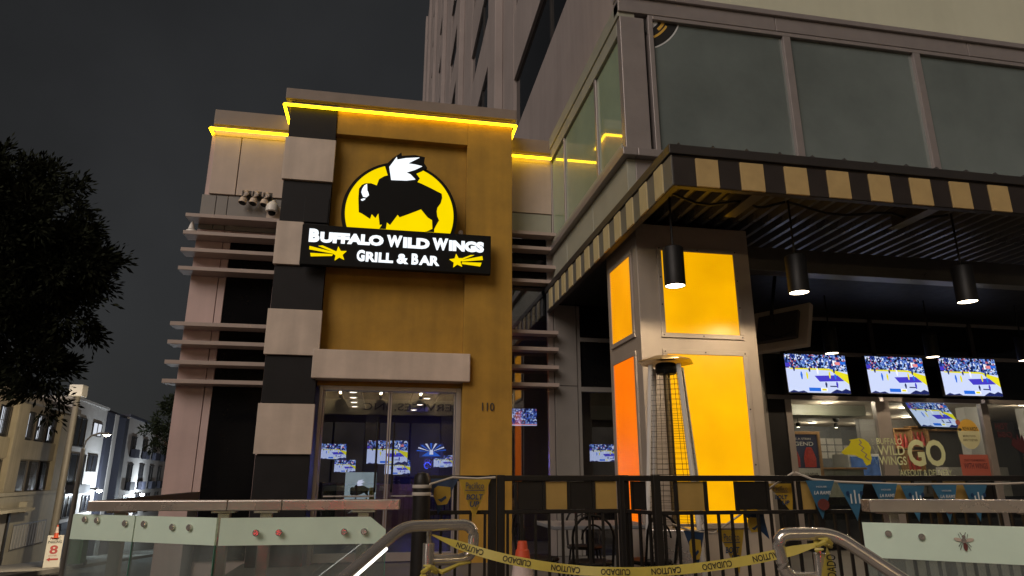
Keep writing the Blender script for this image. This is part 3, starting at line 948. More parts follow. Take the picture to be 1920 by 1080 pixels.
B(6.72, 24, 10.95, RY + 0.1, 3.12, 3.2).build("ceiling", M['room_ceiling'], tk)
B(6.76, 10.4, 13.2, 13.9, 2.90, 3.119).build("bulkhead", M['mid_panel'], tk)
B(12.6, 17.5, 16.3, 16.45, 0.421, 3.119).build("partition", M['grey_panel'], tk)
B(12.75, 13.1, 13.0, 13.25, 0.421, 3.119).build("pillar", M['white_wall'], tk)
B(14.3, 14.9, 13.0, 13.2, 0.421, 3.119).build("pillar", M['white_wall'], tk)
B(8.9, 10.0, 13.0, 13.4, 0.421, 1.76).build("counter", M['mid_panel'], tk, bevel=0.008)
B(8.85, 10.05, 12.95, 13.45, 1.761, 1.80).build("counter_top", M['wood'], tk, bevel=0.005)
B(14.6, 16.2, 15.9, 16.299, 2.80, 2.88).build("wall_shelf", M['wood'], tk, bevel=0.005)
B(14.2, 16.0, 15.3, 15.7, 0.421, 1.85).build("counter", M['paper'], tk, bevel=0.005)

def lamp_copy(root, spots, labels):
    for i, (p, lb) in enumerate(zip(spots, labels)):
        if i == 0:
            root.location = p
            root['label'] = lb
        else:
            dup(root, p, label=lb)

# ceiling downlights of the takeout room
dl = thing("downlight", "x", "ceiling light", (0, 0, 0), group="round ceiling lights in the takeout room")
MB().lathe([(0.0, -0.012), (0.10, -0.012), (0.10, -0.004), (0.0, -0.004)], n=18).build("lens", M['down_face'], dl, local=True)
MB().lathe([(0.10, -0.02), (0.125, -0.02), (0.13, 0.0), (0.105, 0.0), (0.10, -0.02)], n=18, cap=False).build("trim_ring", M['white'], dl, local=True)
ld = bpy.data.lights.new("lamp", 'POINT')
ld.energy = 21
ld.color = (1.0, 0.83, 0.62)
ld.shadow_soft_size = 0.06
lo = bpy.data.objects.new("lamp", ld)
COL.objects.link(lo)
lo.parent = dl
lo.location = (0, 0, -0.1)
lamp_copy(dl, [(9.10, 12.67, 3.12), (12.08, 17.58, 3.12), (11.64, 15.24, 3.12), (13.63, 17.5, 3.12), (11.43, 13.25, 3.12), (13.31, 15.39, 3.12), (13.6, 12.3, 3.12), (8.15, 11.5, 3.12)],  # last one is added in front of the poster to brighten it
          ["round ceiling light close behind the first takeout window's top edge", "small round ceiling light above the framed poster in the takeout room",
           "round ceiling light in front of the pillar seen through the first takeout window", "small round ceiling light deepest in the takeout room above the grey wall",
           "round ceiling light beside the tilted screen inside the second takeout window", "round ceiling light left below the tilted screen in the takeout room",
           "round ceiling light behind the red decal's window in the takeout room", "round ceiling light added before the framed poster to brighten it"])
# track spots
tsp = thing("ceiling_spot", "x", "ceiling light", (0, 0, 0), group="black ceiling spots in the takeout room")
MB().tube([(0, 0, 0), (0, 0, -0.16)], 0.012, 6).build("stem", M['black'], tsp, local=True)
MB().lathe([(0.035, -0.26), (0.06, -0.25), (0.05, -0.16), (0.02, -0.14)], n=12, cap=False).build("lamp_head", M['black'], tsp, local=True, smooth=True)
MB().lathe([(0.0, -0.268), (0.034, -0.268), (0.034, -0.2605), (0.0, -0.2605)], n=12).build("lens", M['down_face'], tsp, local=True)
lamp_copy(tsp, [(10.57, 16.0, 3.12), (11.67, 16.0, 3.12)], ["black ceiling spot on a stem just above the framed poster", "black ceiling spot on a stem over the white wall boxes"])
cctv = MB().lathe([(0.0, -0.16), (0.05, -0.15), (0.08, -0.10), (0.085, -0.04), (0.09, 0.0), (0.0, 0.0)], (11.4, 15.6, 3.119), n=14)
tag(cctv.build("dome_camera", M['black'], smooth=True), "black half dome camera under the takeout room ceiling", "camera")
# framed poster
po = thing("framed_poster", "oak framed beer poster with red mugs on navy inside the takeout window", "poster", (8.5, 13.0, 1.5))
fx0, fx1, fz0, fz1, py = 8.12, 8.87, 1.30, 2.46, 12.8
mb = B(fx0 - .06, fx0, py, py + .06, fz0 - .06, fz1 + .06).box(fx1, fx1 + .06, py, py + .06, fz0 - .06, fz1 + .06).box(fx0, fx1, py, py + .06, fz1, fz1 + .06).box(fx0, fx1, py, py + .06, fz0 - .06, fz0)
mb.build("frame", M['wood'], po, bevel=0.006)
B(fx0, fx1, py + .03, py + .05, fz0, 1.78).build("print", M['paper'], po)
B(fx0, fx1, py + .03, py + .05, 1.781, fz1).build("print", M['poster_navy'], po)
for xx, s in ((8.28, 1.0), (8.66, 0.92)):
    mb = MB()
    mb.prism([(xx - .14 * s, 1.80), (xx + .14 * s, 1.80), (xx + .15 * s, 1.98), (xx + .10 * s, 2.12), (xx + .06 * s, 2.20), (xx - .06 * s, 2.20), (xx - .11 * s, 2.12), (xx - .15 * s, 1.98)], py + .024, py + .0295)
    mb.build("print", M['poster_red'], po)
mb = MB()
text_into(mb, "LEGEND", 8.18, 8.77, 2.23, 2.31, py + .022, 0.012)
mb.build("print", M['paper'], po)
mb = MB()
text_into(mb, "RAISE A STEIN", 8.20, 8.72, 2.35, 2.39, py + .022, 0.005)
mb.build("print", M['paper'], po)
mb = MB(); text_into(mb, "10", 8.18, 8.34, 1.50, 1.70, py + .022, 0.02); mb.build("print", M['red'], po)
mb = MB(); text_into(mb, "STEIN", 8.38, 8.80, 1.50, 1.60, py + .022, 0.012); mb.build("print", M['ink'], po); mb = MB(); text_into(mb, "OZ SOUVENIR", 8.38, 8.80, 1.64, 1.69, py + .022, 0.006); mb.build("print", M['ink'], po)
# white tags on the wall, wood crates, cooler
wt = thing("tag_board", "rows of small white cards on the grey takeout wall", "card board", (13.5, RY, 2))
c0 = B(13.17, 13.41, RY - 0.03, RY - 0.001, 2.58, 2.76).build("card", M['paper'], wt)
rep(c0, [(0.28 * i, 0, -0.21 * j) for j in range(3) for i in range(5 if j else 3) if (i or j)])
for i, (xx, yy, zz, lb) in enumerate(((13.62, 15.98, 2.60, "left wooden crate of red bottles on the takeout wall"), (14.16, 15.98, 2.66, "right wooden crate of red bottles on the takeout wall"),
                                      (13.9, 15.98, 2.03, "wooden crate of bottles hanging below the two others"))):
    cr = thing("wall_crate", lb, "crate", (xx, yy, zz), group="wooden crates on the takeout wall")
    w, h = 0.24, 0.24
    mb = B(xx - w, xx + w, yy, yy + .25, zz + h, zz + h + .03).box(xx - w, xx + w, yy, yy + .25, zz - h - .03, zz - h).box(xx - w - .03, xx - w, yy, yy + .25, zz - h - .03, zz + h + .03).box(xx + w, xx + w + .03, yy, yy + .25, zz - h - .03, zz + h + .03)
    mb.build("frame", M['wood'], cr)
    B(xx - w, xx + w, yy + .22, yy + .25, zz - h, zz + h).build("back_board", M['wood'], cr)
    bt = MB().lathe([(0.0, 0), (.05, 0), (.05, .2), (.02, .3), (.02, .36), (0, .36)], (xx - 0.14, yy + .1, zz - h), n=10).build("bottle", M['poster_red'], cr, smooth=True)
    rep(bt, [(0.14, 0, 0), (0.28, 0, 0)])
ck = thing("drinks_cooler", "blue lit glass cooler beside the takeout counter", "cooler", (10.9, 14, 0.42))
B(10.43, 11.25, 14.02, 14.6, 0.421, 2.12).build("body", M['white'], ck, bevel=0.01)
B(10.48, 11.2, 14.0, 14.019, 1.3, 2.06).build("door", M['cooler'], ck)

# ================================================================== SCREENS
def tv(loc, w, rz=0.0, tilt=0.0, label="", group="wall screens showing basketball", depth=0.07, far=False, kind="game"):
    h = w * 0.57
    t = thing("television", label, "television", loc, (tilt, 0, rz), group)
    bz = 0.012
    MB().box(-w / 2 - bz, w / 2 + bz, 0.004, depth, -h / 2 - bz, h / 2 + bz).build("casing", M['black'], t, local=True, bevel=0.004)
    s = MB()
    U = lambda u: -w / 2 + w * u
    V = lambda v: -h / 2 + h * v
    def poly(pts, mi, y):
        s.mi = mi
        p = [(U(a), y, V(b)) for a, b in pts]
        ar = sum(p[i - 1][0] * p[i][2] - p[i][0] * p[i - 1][2] for i in range(len(p)))
        if ar < 0:
            p = p[::-1]
        s.add(p, [tuple(range(len(p)))])
    # 0 court 1 crowd 2 yellow 3 key 4 blue 5 dark 6 white 7 pink
    poly([(0, 0), (1, 0), (1, 1), (0, 1)], 5 if kind == "rays" else 0, 0.0035)
    if kind == "game":
        poly([(0, .63), (1, .57), (1, 1), (0, 1)], 1, 0.003)
        poly([(.06, .63), (.70, .64), (.72, .59), (.06, .60)], 2, 0.0025)
        poly([(.70, .64), (1, .50), (1, .24), (.72, .59)], 2, 0.0025)
        poly([(.45, .44), (.83, .47), (.93, .32), (.52, .29)], 3, 0.0025)
        for (a, b, m_, hh) in ((.24, .34, 4, .2), (.33, .35, 2, .18), (.38, .54, 5, .1), (.51, .48, 6, .16), (.70, .38, 2, .18), (.79, .36, 4, .14), (.78, .52, 5, .12), (.13, .55, 5, .12), (.62, .14, 5, .14), (.80, .14, 3, .16)):
            poly([(a - .008, b), (a + .008, b), (a + .018, b + hh * .6), (a + .008, b + hh), (a - .008, b + hh), (a - .018, b + hh * .6)], m_, 0.0018)
        poly([(.33, .04), (.52, .04), (.52, .13), (.33, .13)], 4, 0.0015)
        poly([(.52, .04), (.63, .04), (.63, .13), (.52, .13)], 6, 0.0015)
        poly([(.54, .06), (.61, .06), (.61, .11), (.54, .11)], 2, 0.001)
        poly([(.67, 0), (1, 0), (1, .07), (.93, .12), (.86, .06), (.78, .10), (.72, .05)], 5, 0.0015)
        poly([(0, 0), (.3, 0), (.24, .05), (.15, .02), (.08, .06)], 5, 0.0015)
        poly([(.82, .74), (.90, .74), (.90, .82), (.82, .82)], 7, 0.0015)
        poly([(.90, .76), (.99, .76), (.99, .83), (.90, .83)], 4, 0.0015)
        poly([(.78, .72), (.81, .72), (.81, .86), (.78, .86)], 6, 0.0015)
        poly([(0, .66), (.07, .66), (.07, .76), (0, .76)], 3, 0.0015)
        poly([(.68, .16), (.79, .16), (.79, .19), (.68, .19)], 5, 0.0015)
    elif kind == "crowd":
        poly([(0, .12), (1, .09), (1, 1), (0, 1)], 1, 0.003)
        poly([(0, .06), (1, .04), (1, .09), (0, .12)], 7, 0.003)
    else:
        for k in range(9):
            a0 = R(12 + 20 * k)
            poly([(.5, .42), (.5 + .62 * math.cos(a0 - .07), .42 + .62 * math.sin(a0 - .07)), (.5 + .62 * math.cos(a0 + .07), .42 + .62 * math.sin(a0 + .07))], 6 if k % 2 else 4, 0.003)
        poly([(.1, .1), (.9, .1), (.62, .42), (.38, .42)], 4, 0.0025)
        poly([(.42, .22), (.58, .22), (.56, .55), (.44, .55)], 6, 0.002)
    o = s.build("screen", [M[k] for k in ('scr_court', 'scr_crowd', 'scr_yellow', 'scr_key', 'scr_blue', 'scr_dark', 'scr_white', 'scr_pink')], t, local=True)
    if not far:
        MB().box(-0.05, 0.05, depth + 0.001, depth + 0.25, -0.08, 0.08).build("mount", M['black'], t, local=True)
    return t

for (xa, xb, z0, z1, lb) in ((6.70, 7.87, 3.015, 3.63, "first wall screen beside the lit column showing a basketball game"),
                             (8.27, 9.42, 3.02, 3.655, "middle one of three wall screens showing a basketball game"),
                             (9.76, 10.95, 3.03, 3.66, "wall screen nearest the picture's edge showing a basketball game")):
    tv(((xa + xb) / 2, 10.30, (z0 + z1) / 2), (xb - xa), 0.0, R(-3), lb)
tv((10.72, 11.7, 2.83), 1.12, R(10), R(-30), "tilted screen hung inside the second takeout window", "screens inside the restaurant")  # added screen in place of a wall screen's reflection in the pane
for (x, y, z, w, rz, lb) in ((-1.05, 15.0, 2.13, 0.55, 14, "leftmost upper screen glowing behind the glass entrance doors"), (0.08, 15.0, 2.12, 0.86, 0, "wide upper screen behind the door handles in the middle"),
                            (1.02, 15.0, 2.16, 0.52, -6, "upper right screen with white rays behind the right glass door"), (0.32, 15.6, 1.82, 0.56, 0, "lower middle screen behind the right glass door"),
                            (-0.82, 15.6, 1.84, 0.46, 14, "lower left screen behind the left glass door"), (1.35, 15.6, 1.95, 0.46, -8, "small lower right screen behind the right glass door")):
    tv((x, y, z), w, R(rz), 0, lb, "screens inside the restaurant", far=True, kind="rays" if abs(x - 1.02) < .01 else "game")
tv((3.02, 14.9, 2.90), 0.66, R(-8), 0, "screen full of crowd behind the louvered glass right of the orange tower", "screens inside the restaurant", far=True, kind="crowd")
tv((4.62, 14.0, 2.10), 0.62, R(-12), R(4), "screen behind the window beside the orange side panel", "screens inside the restaurant", far=True)
# menu easel with buffalo print
me_ = thing("menu_easel", "grey lit board with buffalo print behind the left glass door", "board", (-0.5, 14.5, 0.42))
B(-0.74, -0.12, 14.5, 14.54, 1.02, 1.70).build("board", M['menu'], me_)
BODY = [(-0.55, 6.04), (-0.50, 6.07), (-0.41, 6.08), (-0.32, 6.05), (-0.29, 6.16), (-0.21, 6.22), (-0.12, 6.25), (0.04, 6.24), (0.21, 6.20), (0.38, 6.14), (0.52, 6.08), (0.71, 5.99), (0.72, 5.92), (0.70, 5.83), (0.65, 5.75), (0.64, 5.68), (0.65, 5.60), (0.68, 5.53), (0.64, 5.45), (0.61, 5.38), (0.61, 5.25), (0.47, 5.25), (0.49, 5.30), (0.58, 5.38), (0.57, 5.53), (0.50, 5.57), (0.39, 5.70), (0.21, 5.61), (0.06, 5.54), (0.03, 5.58), (-0.08, 5.40), (-0.13, 5.44), (-0.14, 5.25), (-0.24, 5.24), (-0.20, 5.40), (-0.24, 5.39), (-0.27, 5.58), (-0.31, 5.50), (-0.37, 5.56), (-0.39, 5.48), (-0.52, 5.56), (-0.57, 5.58), (-0.59, 5.81), (-0.59, 5.97)]
FEATHER = [(-0.14, 6.38), (-0.03, 6.57), (-0.02, 6.52), (0.12, 6.56), (0.33, 6.59), (0.24, 6.53), (0.15, 6.47), (0.27, 6.46), (0.38, 6.44), (0.27, 6.37), (0.13, 6.31), (0.20, 6.28), (0.28, 6.20), (0.14, 6.17), (-0.10, 6.16)]
FOUT = [(-0.21, 6.40), (-0.10, 6.54), (0.04, 6.66), (0.05, 6.60), (0.26, 6.635), (0.42, 6.61), (0.40, 6.52), (0.46, 6.43), (0.38, 6.36), (0.29, 6.31), (0.35, 6.23), (0.29, 6.12), (-0.11, 6.10)]
sc_ = 0.29
MB().prism([(-0.46 + x * sc_, 1.30 + (z - 5.7) * sc_) for x, z in BODY], 14.496, 14.499).build("print", M['sign_black'], me_)
MB().prism([(-0.46 + x * sc_, 1.30 + (z - 5.7) * sc_) for x, z in FEATHER], 14.492, 14.495).build("print", M['scr_white'], me_)
MB().box(-0.25, -0.14, 14.48, 14.49, 1.05, 1.40).build("print", M['decal_yellow'], me_)
for x in (-0.72, -0.14):
    MB().box(x - .01, x + .01, 14.541, 14.56, 0.42, 1.75).build("leg", M['black'], me_)
ne = MB().tube([(1.0 + .07 * math.cos(a * .6), 15.9, 1.86 + .07 * math.sin(a * .6)) for a in range(9)], 0.012, 6)
tag(ne.build("bar_tint_ring", M['neon']), "small blue ring added to tint the back of the bar", "added glow")
ld = bpy.data.lights.new("lamp", 'POINT')  # point light added to tint the bar room blue
ld.energy = 30
ld.color = (0.16, 0.14, 1.0)
ld.shadow_soft_size = 0.1
lo = bpy.data.objects.new("lamp", ld)
COL.objects.link(lo)
lo.parent = bpy.data.objects["bar_tint_ring"]
lo.location = (1.0, 15.7, 1.9)
# bar downlights in a row
bd = thing("bar_downlight", "x", "ceiling light", group="small ceiling lights over the bar")
MB().lathe([(0.0, -0.012), (0.06, -0.012), (0.06, 0.0), (0.0, 0.0)], n=14).build("lens", M['down_face'], bd, local=True)
MB().lathe([(0.06, -0.015), (0.075, -0.015), (0.075, 0.0), (0.061, 0.0), (0.06, -0.015)], n=14, cap=False).build("trim_ring", M['white'], bd, local=True)
lamp_copy(bd, [(-0.55, 11.5, 2.98), (-0.58, 12.3, 2.98), (-0.60, 13.1, 2.98), (-0.62, 13.9, 2.98), (0.72, 12.2, 2.98), (0.65, 13.3, 2.98), (0.58, 14.4, 2.98)],
          ["nearest small light of the row over the left glass door", "second small light of the row over the left glass door", "third small light of the row over the left glass door", "farthest small light of the row over the left glass door",
           "nearest small light of the row over the right glass door", "middle small light of the row over the right glass door", "farthest small light of the row over the right glass door"])
rl = thing("ceiling_raft", "slim dark ceiling raft carrying the small bar lights", "ceiling raft", (0, 13, 3))
B(-0.75, -0.42, 11.2, 14.4, 2.981, 3.05).build("panel", M['room_dark'], rl)
B(0.45, 0.90, 11.2, 14.9, 2.981, 3.05).build("panel", M['room_dark'], rl)

# rear of an outdoor screen hung from the canopy
bk = thing("outdoor_television", "back of a tilted black outdoor screen hung beside the lit column", "television", (5.35, 8.2, 3.55), (R(20), 0, R(118)))
MB().box(-0.42, 0.42, 0.0, 0.09, -0.32, 0.32).build("casing", M['column'], bk, local=True, bevel=0.01)  # tan on a black screen: lamp light put into the casing colour
MB().box(-0.30, 0.30, 0.091, 0.16, -0.22, 0.2).build("rear_cover", M['dark_frame'], bk, local=True, bevel=0.015)
MB().tube([(0, 0.16, 0.0), (0, 0.3, 0.1), (0, 0.32, 0.95)], 0.025, 8).build("mount_arm", M['black'], bk, local=True, smooth=True)
MB().tube([(-.25, 0.17, -.15), (-.05, 0.2, -.22), (.2, .17, -.1)], 0.008, 5).build("cable", M['black'], bk, local=True)

# ================================================================== LOGO SIGN
sg = thing("logo_sign", "illuminated buffalo logo sign with white letters on the orange tower", "sign", (0.07, 10.2, 4.67))
NF = 9.93
B(-1.39, 1.52, NF + 0.02, NF + 0.12, 4.68, 5.325).build("board", M['sign_black'], sg, bevel=0.01)
B(-1.0, 1.2, NF + 0.121, TY + 0.139, 4.85, 5.25).build("mount", M['black'], sg)
def circ(r, n=64, z0=5.30, cx=0.065, cz=5.60, rz=None):
    rz = rz or r
    a0 = math.asin(max(-1, (z0 - cz) / rz))
    return [(cx + r * math.cos(a0 + (math.pi - 2 * a0) * k / n), cz + rz * math.sin(a0 + (math.pi - 2 * a0) * k / n)) for k in range(n + 1)]
MB().prism(circ(0.905, z0=5.326, rz=0.905), NF + 0.06, 10.19).prism(FOUT, NF + 0.0145, 10.185).build("backing", M['sign_black'], sg)
MB().prism(circ(0.845, z0=5.327), NF + 0.03, NF + 0.0595).build("yellow_disc", M['sign_yellow'], sg)
MB().prism([(x, max(z, 5.328)) for x, z in BODY], NF + 0.0155, NF + 0.0295).build("buffalo", M['sign_black'], sg)
MB().prism(FEATHER, NF, NF + 0.0135).build("feather", M['sign_white'], sg)
MB().prism([(-0.47, 6.06), (-0.51, 6.03), (-0.54, 5.97), (-0.55, 5.91), (-0.52, 5.84), (-0.47, 5.83), (-0.43, 5.87), (-0.44, 5.91), (-0.46, 5.95)], NF + 0.006, NF + 0.015).build("horn", M['sign_white'], sg)
MB().prism([(-0.55, 5.79), (-0.51, 5.81), (-0.48, 5.81), (-0.49, 5.79), (-0.52, 5.77), (-0.54, 5.77)], NF + 0.006, NF + 0.015).build("eye", M['sign_white'], sg)
def word(parts):
    for s, x0, x1, z0, z1, bold in parts:
        mb = MB()
        text_into(mb, s, x0, x1, z0, z1, NF, bold, depth=0.018)
        mb.build("lettering", M['sign_white'], sg)
word([("B", -1.28, -1.125, 5.04, 5.25, .062), ("UFFALO", -1.115, -0.165, 5.04, 5.21, .062), ("W", -0.115, 0.12, 5.035, 5.225, .062), ("ILD", 0.135, 0.545, 5.035, 5.205, .062),
      ("W", 0.59, 0.835, 5.03, 5.225, .062), ("INGS", 0.85, 1.405, 5.03, 5.205, .062), ("G", -0.555, -0.435, 4.775, 4.955, .042), ("RILL", -0.42, -0.005, 4.775, 4.93, .042),
      ("&", 0.05, 0.225, 4.77, 4.93, .042), ("B", 0.275, 0.38, 4.77, 4.945, .042), ("AR", 0.39, 0.705, 4.77, 4.925, .042)])
def star(cx, cz, r):
    return [(cx + (r if k % 2 == 0 else r * 0.45) * math.cos(R(90 + 8 + 36 * k)), cz + (r if k % 2 == 0 else r * 0.45) * math.sin(R(90 + 8 + 36 * k))) for k in range(10)]
for c in ((-0.82, 4.87), (0.98, 4.865)):
    MB().prism(star(c[0], c[1], 0.12), NF, NF + 0.019).build("star", M['sign_yellow'], sg)
for t in ([(-1.26, 4.97), (-1.26, 4.92), (-0.91, 4.872), (-0.90, 4.895)], [(-1.13, 4.98), (-1.07, 4.99), (-0.87, 4.91), (-0.91, 4.90)], [(-1.24, 4.86), (-1.23, 4.81), (-0.92, 4.835), (-0.91, 4.86)],
          [(1.05, 4.885), (1.06, 4.865), (1.39, 4.91), (1.38, 4.97)], [(1.03, 4.90), (1.07, 4.895), (1.25, 4.98), (1.19, 4.975)], [(1.06, 4.85), (1.06, 4.825), (1.35, 4.80), (1.37, 4.86)]):
    MB().prism(t, NF + 0.002, NF + 0.019).build("star_tail", M['sign_yellow'], sg)
mb = MB(); text_into(mb, "®", 1.005, 1.075, 5.345, 5.415, NF + 0.1, 0.0); mb.build("lettering", M['mullion'], sg)

# ================================================================== LED STRIPS
def led(name_label, pts, thick=0.024):
    t = thing("led_strip", name_label, "led strip", pts[0], group="yellow light strips under the roof edges")
    # tube bar with end returns, held in a thin channel
    m_ = MB()
    for a, b in zip(pts[:-1], pts[1:]):
        m_.tube([a, b], thick, 8)
    m_.build("light_bar", M['led'], t, smooth=True)
    ch = MB()
    for a, b in zip(pts[:-1], pts[1:]):
        a_, b_ = Vector(a) + Vector((0, 0, thick + 0.006)), Vector(b) + Vector((0, 0, thick + 0.006))
        ch.tube([a_, b_], 0.016, 4, twist=math.pi / 4)
    ch.build("channel", M['coping'], t)
led("bright yellow light strip along the top of the orange tower", [(-1.87, 10.75, 7.44), (-1.87, TY - 0.07, 7.44), (1.965, TY - 0.07, 7.44), (1.965, 10.7, 7.44)])
led("yellow light strip along the top of the louvered wing", [(-3.10, 11.4, 7.18), (-3.10, 10.68, 7.18), (-1.80, 10.68, 7.18)])
led("short yellow light strip between the orange tower and the glass bay", [(1.93, 10.70, 7.17), (2.72, 10.70, 7.17)])

# ================================================================== SMALL FIXTURES ON THE WING
fl = thing("floodlight", "x", "floodlight", group="three small floodlights above the louvers")
MB().box(-0.075, 0.075, 0.0, 0.03, -0.02, 0.13).build("bracket", M['dark_frame'], fl, local=True, bevel=0.005)
MB().tube([(0.01, -0.03, 0.10), (0.0, -0.07, 0.05), (-0.015, -0.10, -0.06), (-0.025, -0.115, -0.14)], [0.03, 0.05, 0.055, 0.068], 12).build("lamp_head", M['light_panel'], fl, local=True, smooth=True)
MB().tube([(-0.025, -0.1155, -0.141), (-0.026, -0.117, -0.146)], 0.055, 12).build("lens", M['dark_glass'], fl, local=True)
lamp_copy(fl, [(-2.43, WY - 0.032, 6.02), (-2.27, WY - 0.032, 6.02), (-2.10, WY - 0.032, 6.01)], ["first floodlight of three above the louvers, farthest from the dome camera", "middle floodlight of three above the louvers", "third floodlight of three, right next to the dome camera"])
dm = thing("security_camera", "white dome security camera on the wing beside the checkered column", "camera", (-1.98, WY - 0.05, 5.75))
B(-2.09, -1.87, WY - 0.028, WY - 0.001, 5.62, 5.90).build("mount_plate", M['light_panel'], dm, bevel=0.006)
MB().tube([(-1.98, WY - 0.03, 5.90), (-1.98, WY - 0.12, 5.94), (-1.98, WY - 0.18, 5.90)], 0.04, 10).build("arm", M['white'], dm, smooth=True)
MB().lathe([(0.0, 0.12), (0.05, 0.12), (0.085, 0.08), (0.10, 0.03), (0.10, -0.04), (0.085, -0.05), (0.0, -0.05)], (-1.98, WY - 0.18, 5.79), n=20).build("housing", M['white'], dm, smooth=True)
MB().lathe([(0.0, -0.115), (0.03, -0.108), (0.052, -0.088), (0.062, -0.051), (0.0, -0.051)], (-1.98, WY - 0.18, 5.79), n=16).build("dome", M['dark_glass'], dm, smooth=True)
wd_ = thing("small_beacon", "small white cone shaped fitting on the end of the second louver", "fitting", (-3.14, 10.6, 5.30))
MB().lathe([(0.0, 0.0), (0.09, 0.0), (0.085, 0.03), (0.04, 0.05), (0.0, 0.05)], (-3.14, 10.6, 5.302), n=16).build("base", M['white'], wd_, smooth=True)
MB().lathe([(0.0, 0.051), (0.05, 0.051), (0.035, 0.12), (0.008, 0.19), (0.0, 0.19)], (-3.15, 10.6, 5.302), n=12).build("cone", M['white'], wd_, smooth=True)

# ================================================================== PENDANTS
pn = thing("pendant_lamp", "x", "lamp", group="black cylinder lamps hanging under the canopy")
MB().lathe([(0.098, 0.0), (0.106, 0.0), (0.106, 0.40), (0.10, 0.41), (0.0, 0.41), (0.0, 0.39), (0.098, 0.385), (0.098, 0.0)], n=28, cap=False).build("shade", M['black'], pn, local=True, smooth=True)
MB().lathe([(0.0, 0.006), (0.096, 0.006), (0.096, 0.016), (0.0, 0.016)], n=28).build("lens", M['lamp_face'], pn, local=True)
MB().tube([(0, 0, 0.411), (0, 0, 1.05)], 0.011, 8).build("rod", M['black'], pn, local=True, smooth=True)
MB().lathe([(0.0, 0.411), (0.03, 0.411), (0.03, 0.43), (0.012, 0.45), (0.0, 0.45)], n=12).build("cap", M['black'], pn, local=True, smooth=True)
ld = bpy.data.lights.new("lamp", 'SPOT')
ld.energy = 68
ld.color = (1.0, 0.76, 0.49)
ld.spot_size = R(168)
ld.spot_blend = 0.25
ld.shadow_soft_size = 0.05
lo = bpy.data.objects.new("lamp", ld)
COL.objects.link(lo)
lo.parent = pn
lo.location = (0, 0, 0.0)
lamp_copy(pn, [(2.83, 6.1, 3.47), (4.22, 6.1, 3.47), (6.28, 6.1, 3.47), (6.95, 9.4, 3.50), (8.80, 9.4, 3.50), (10.6, 9.4, 3.50)],
          ["large black cylinder lamp hanging in front of the amber lit column", "large black cylinder lamp just right of the lit column near the tilted screen back", "large black cylinder lamp hanging before the dark upper windows, third from the column",
           "smaller black cylinder lamp hanging above the first wall screen", "smaller black cylinder lamp hanging between the second and third wall screens", "smaller black cylinder lamp cut by the picture's right edge"])

# ================================================================== PATIO HEATER
ht = thing("patio_heater", "pyramid patio heater with wire guard in front of the amber lit column", "heater", (2.74, 6.25, 0.42), (0, 0, R(-30)))
hz0, hz1 = 0.75, 2.30
def hw(z):
    return 0.27 + (0.135 - 0.27) * (z - 0.0) / 2.3
MB().box(-0.30, 0.30, -0.30, 0.30, 0.0, 0.05).build("base_plate", M['black'], ht, local=True, bevel=0.01)
bd_ = MB()
b0, b1 = 0.26, 0.22
bd_.add([(-b0, -b0, .051), (b0, -b0, .051), (b0, b0, .051), (-b0, b0, .051), (-b1, -b1, .72), (b1, -b1, .72), (b1, b1, .72), (-b1, b1, .72)],
        [(0, 1, 5, 4), (1, 2, 6, 5), (2, 3, 7, 6), (3, 0, 4, 7), (4, 5, 6, 7), (3, 2, 1, 0)])
bd_.build("tank_cover", M['steel'], ht, local=True, bevel=0.008)
for sx_, sy_ in ((-1, -1), (1, -1), (1, 1), (-1, 1)):
    MB().tube([(sx_ * hw(0), sy_ * hw(0), 0.05), (sx_ * 0.135, sy_ * 0.135, 2.25)], 0.024, 8).build("post", M['heater_post'], ht, local=True, smooth=True)
for k in range(4):
    w_ = MB()
    rot = Matrix.Rotation(k * math.pi / 2, 4, 'Z')
    for i in range(30):
        z = 0.76 + i * 0.0495
        h_ = hw(z)
        w_.tube([rot @ Vector((-h_ - .01, -h_ - .015, z)), rot @ Vector((h_ + .01, -h_ - .015, z))], 0.0019, 3, cap=False)
    for u in (-0.5, 0, 0.5):
        w_.tube([rot @ Vector((u * hw(.76) * 1.2, -hw(.76) - .015, 0.76)), rot @ Vector((u * hw(2.2) * 1.2, -hw(2.2) - .015, 2.2))], 0.0028, 3, cap=False)
    w_.build("wire_guard", M['black'], ht, local=True)
MB().tube([(0, 0, 0.72), (0, 0, 2.168)], 0.035, 14).build("flame_tube", M['copper'], ht, local=True, smooth=True)
MB().lathe([(0.0, 2.17), (0.09, 2.17), (0.105, 2.19), (0.105, 2.26), (0.09, 2.28), (0.0, 2.28)], n=16).build("burner_head", M['black'], ht, local=True, smooth=True)
rf = MB()
ro, ri = 0.30, 0.12
for (a, b, z0, z1) in ((0, 1, 2.29, 2.34),):
    oc = [(0.30 * math.cos(R(45 + 90 * k + d)), 0.30 * math.sin(R(45 + 90 * k + d))) for k in range(4) for d in (-14, 14)]
    n = len(oc)
    rf.add([(x, y, 2.285) for x, y in oc] + [(x * .93, y * .93, 2.30) for x, y in oc] + [(x * .4, y * .4, 2.35) for x, y in oc] + [(0, 0, 2.36)] + [(x * .35, y * .35, 2.325) for x, y in oc],
           [(i, (i + 1) % n, (i + 1) % n + n, i + n) for i in range(n)] + [(i + n, (i + 1) % n + n, (i + 1) % n + 2 * n, i + 2 * n) for i in range(n)] +
           [(i + 2 * n, (i + 1) % n + 2 * n, 3 * n) for i in range(n)] + [((i + 1) % n, i, i + 3 * n + 1, (i + 1) % n + 3 * n + 1) for i in range(n)])
rf.build("reflector", M['copper'], ht, local=True)

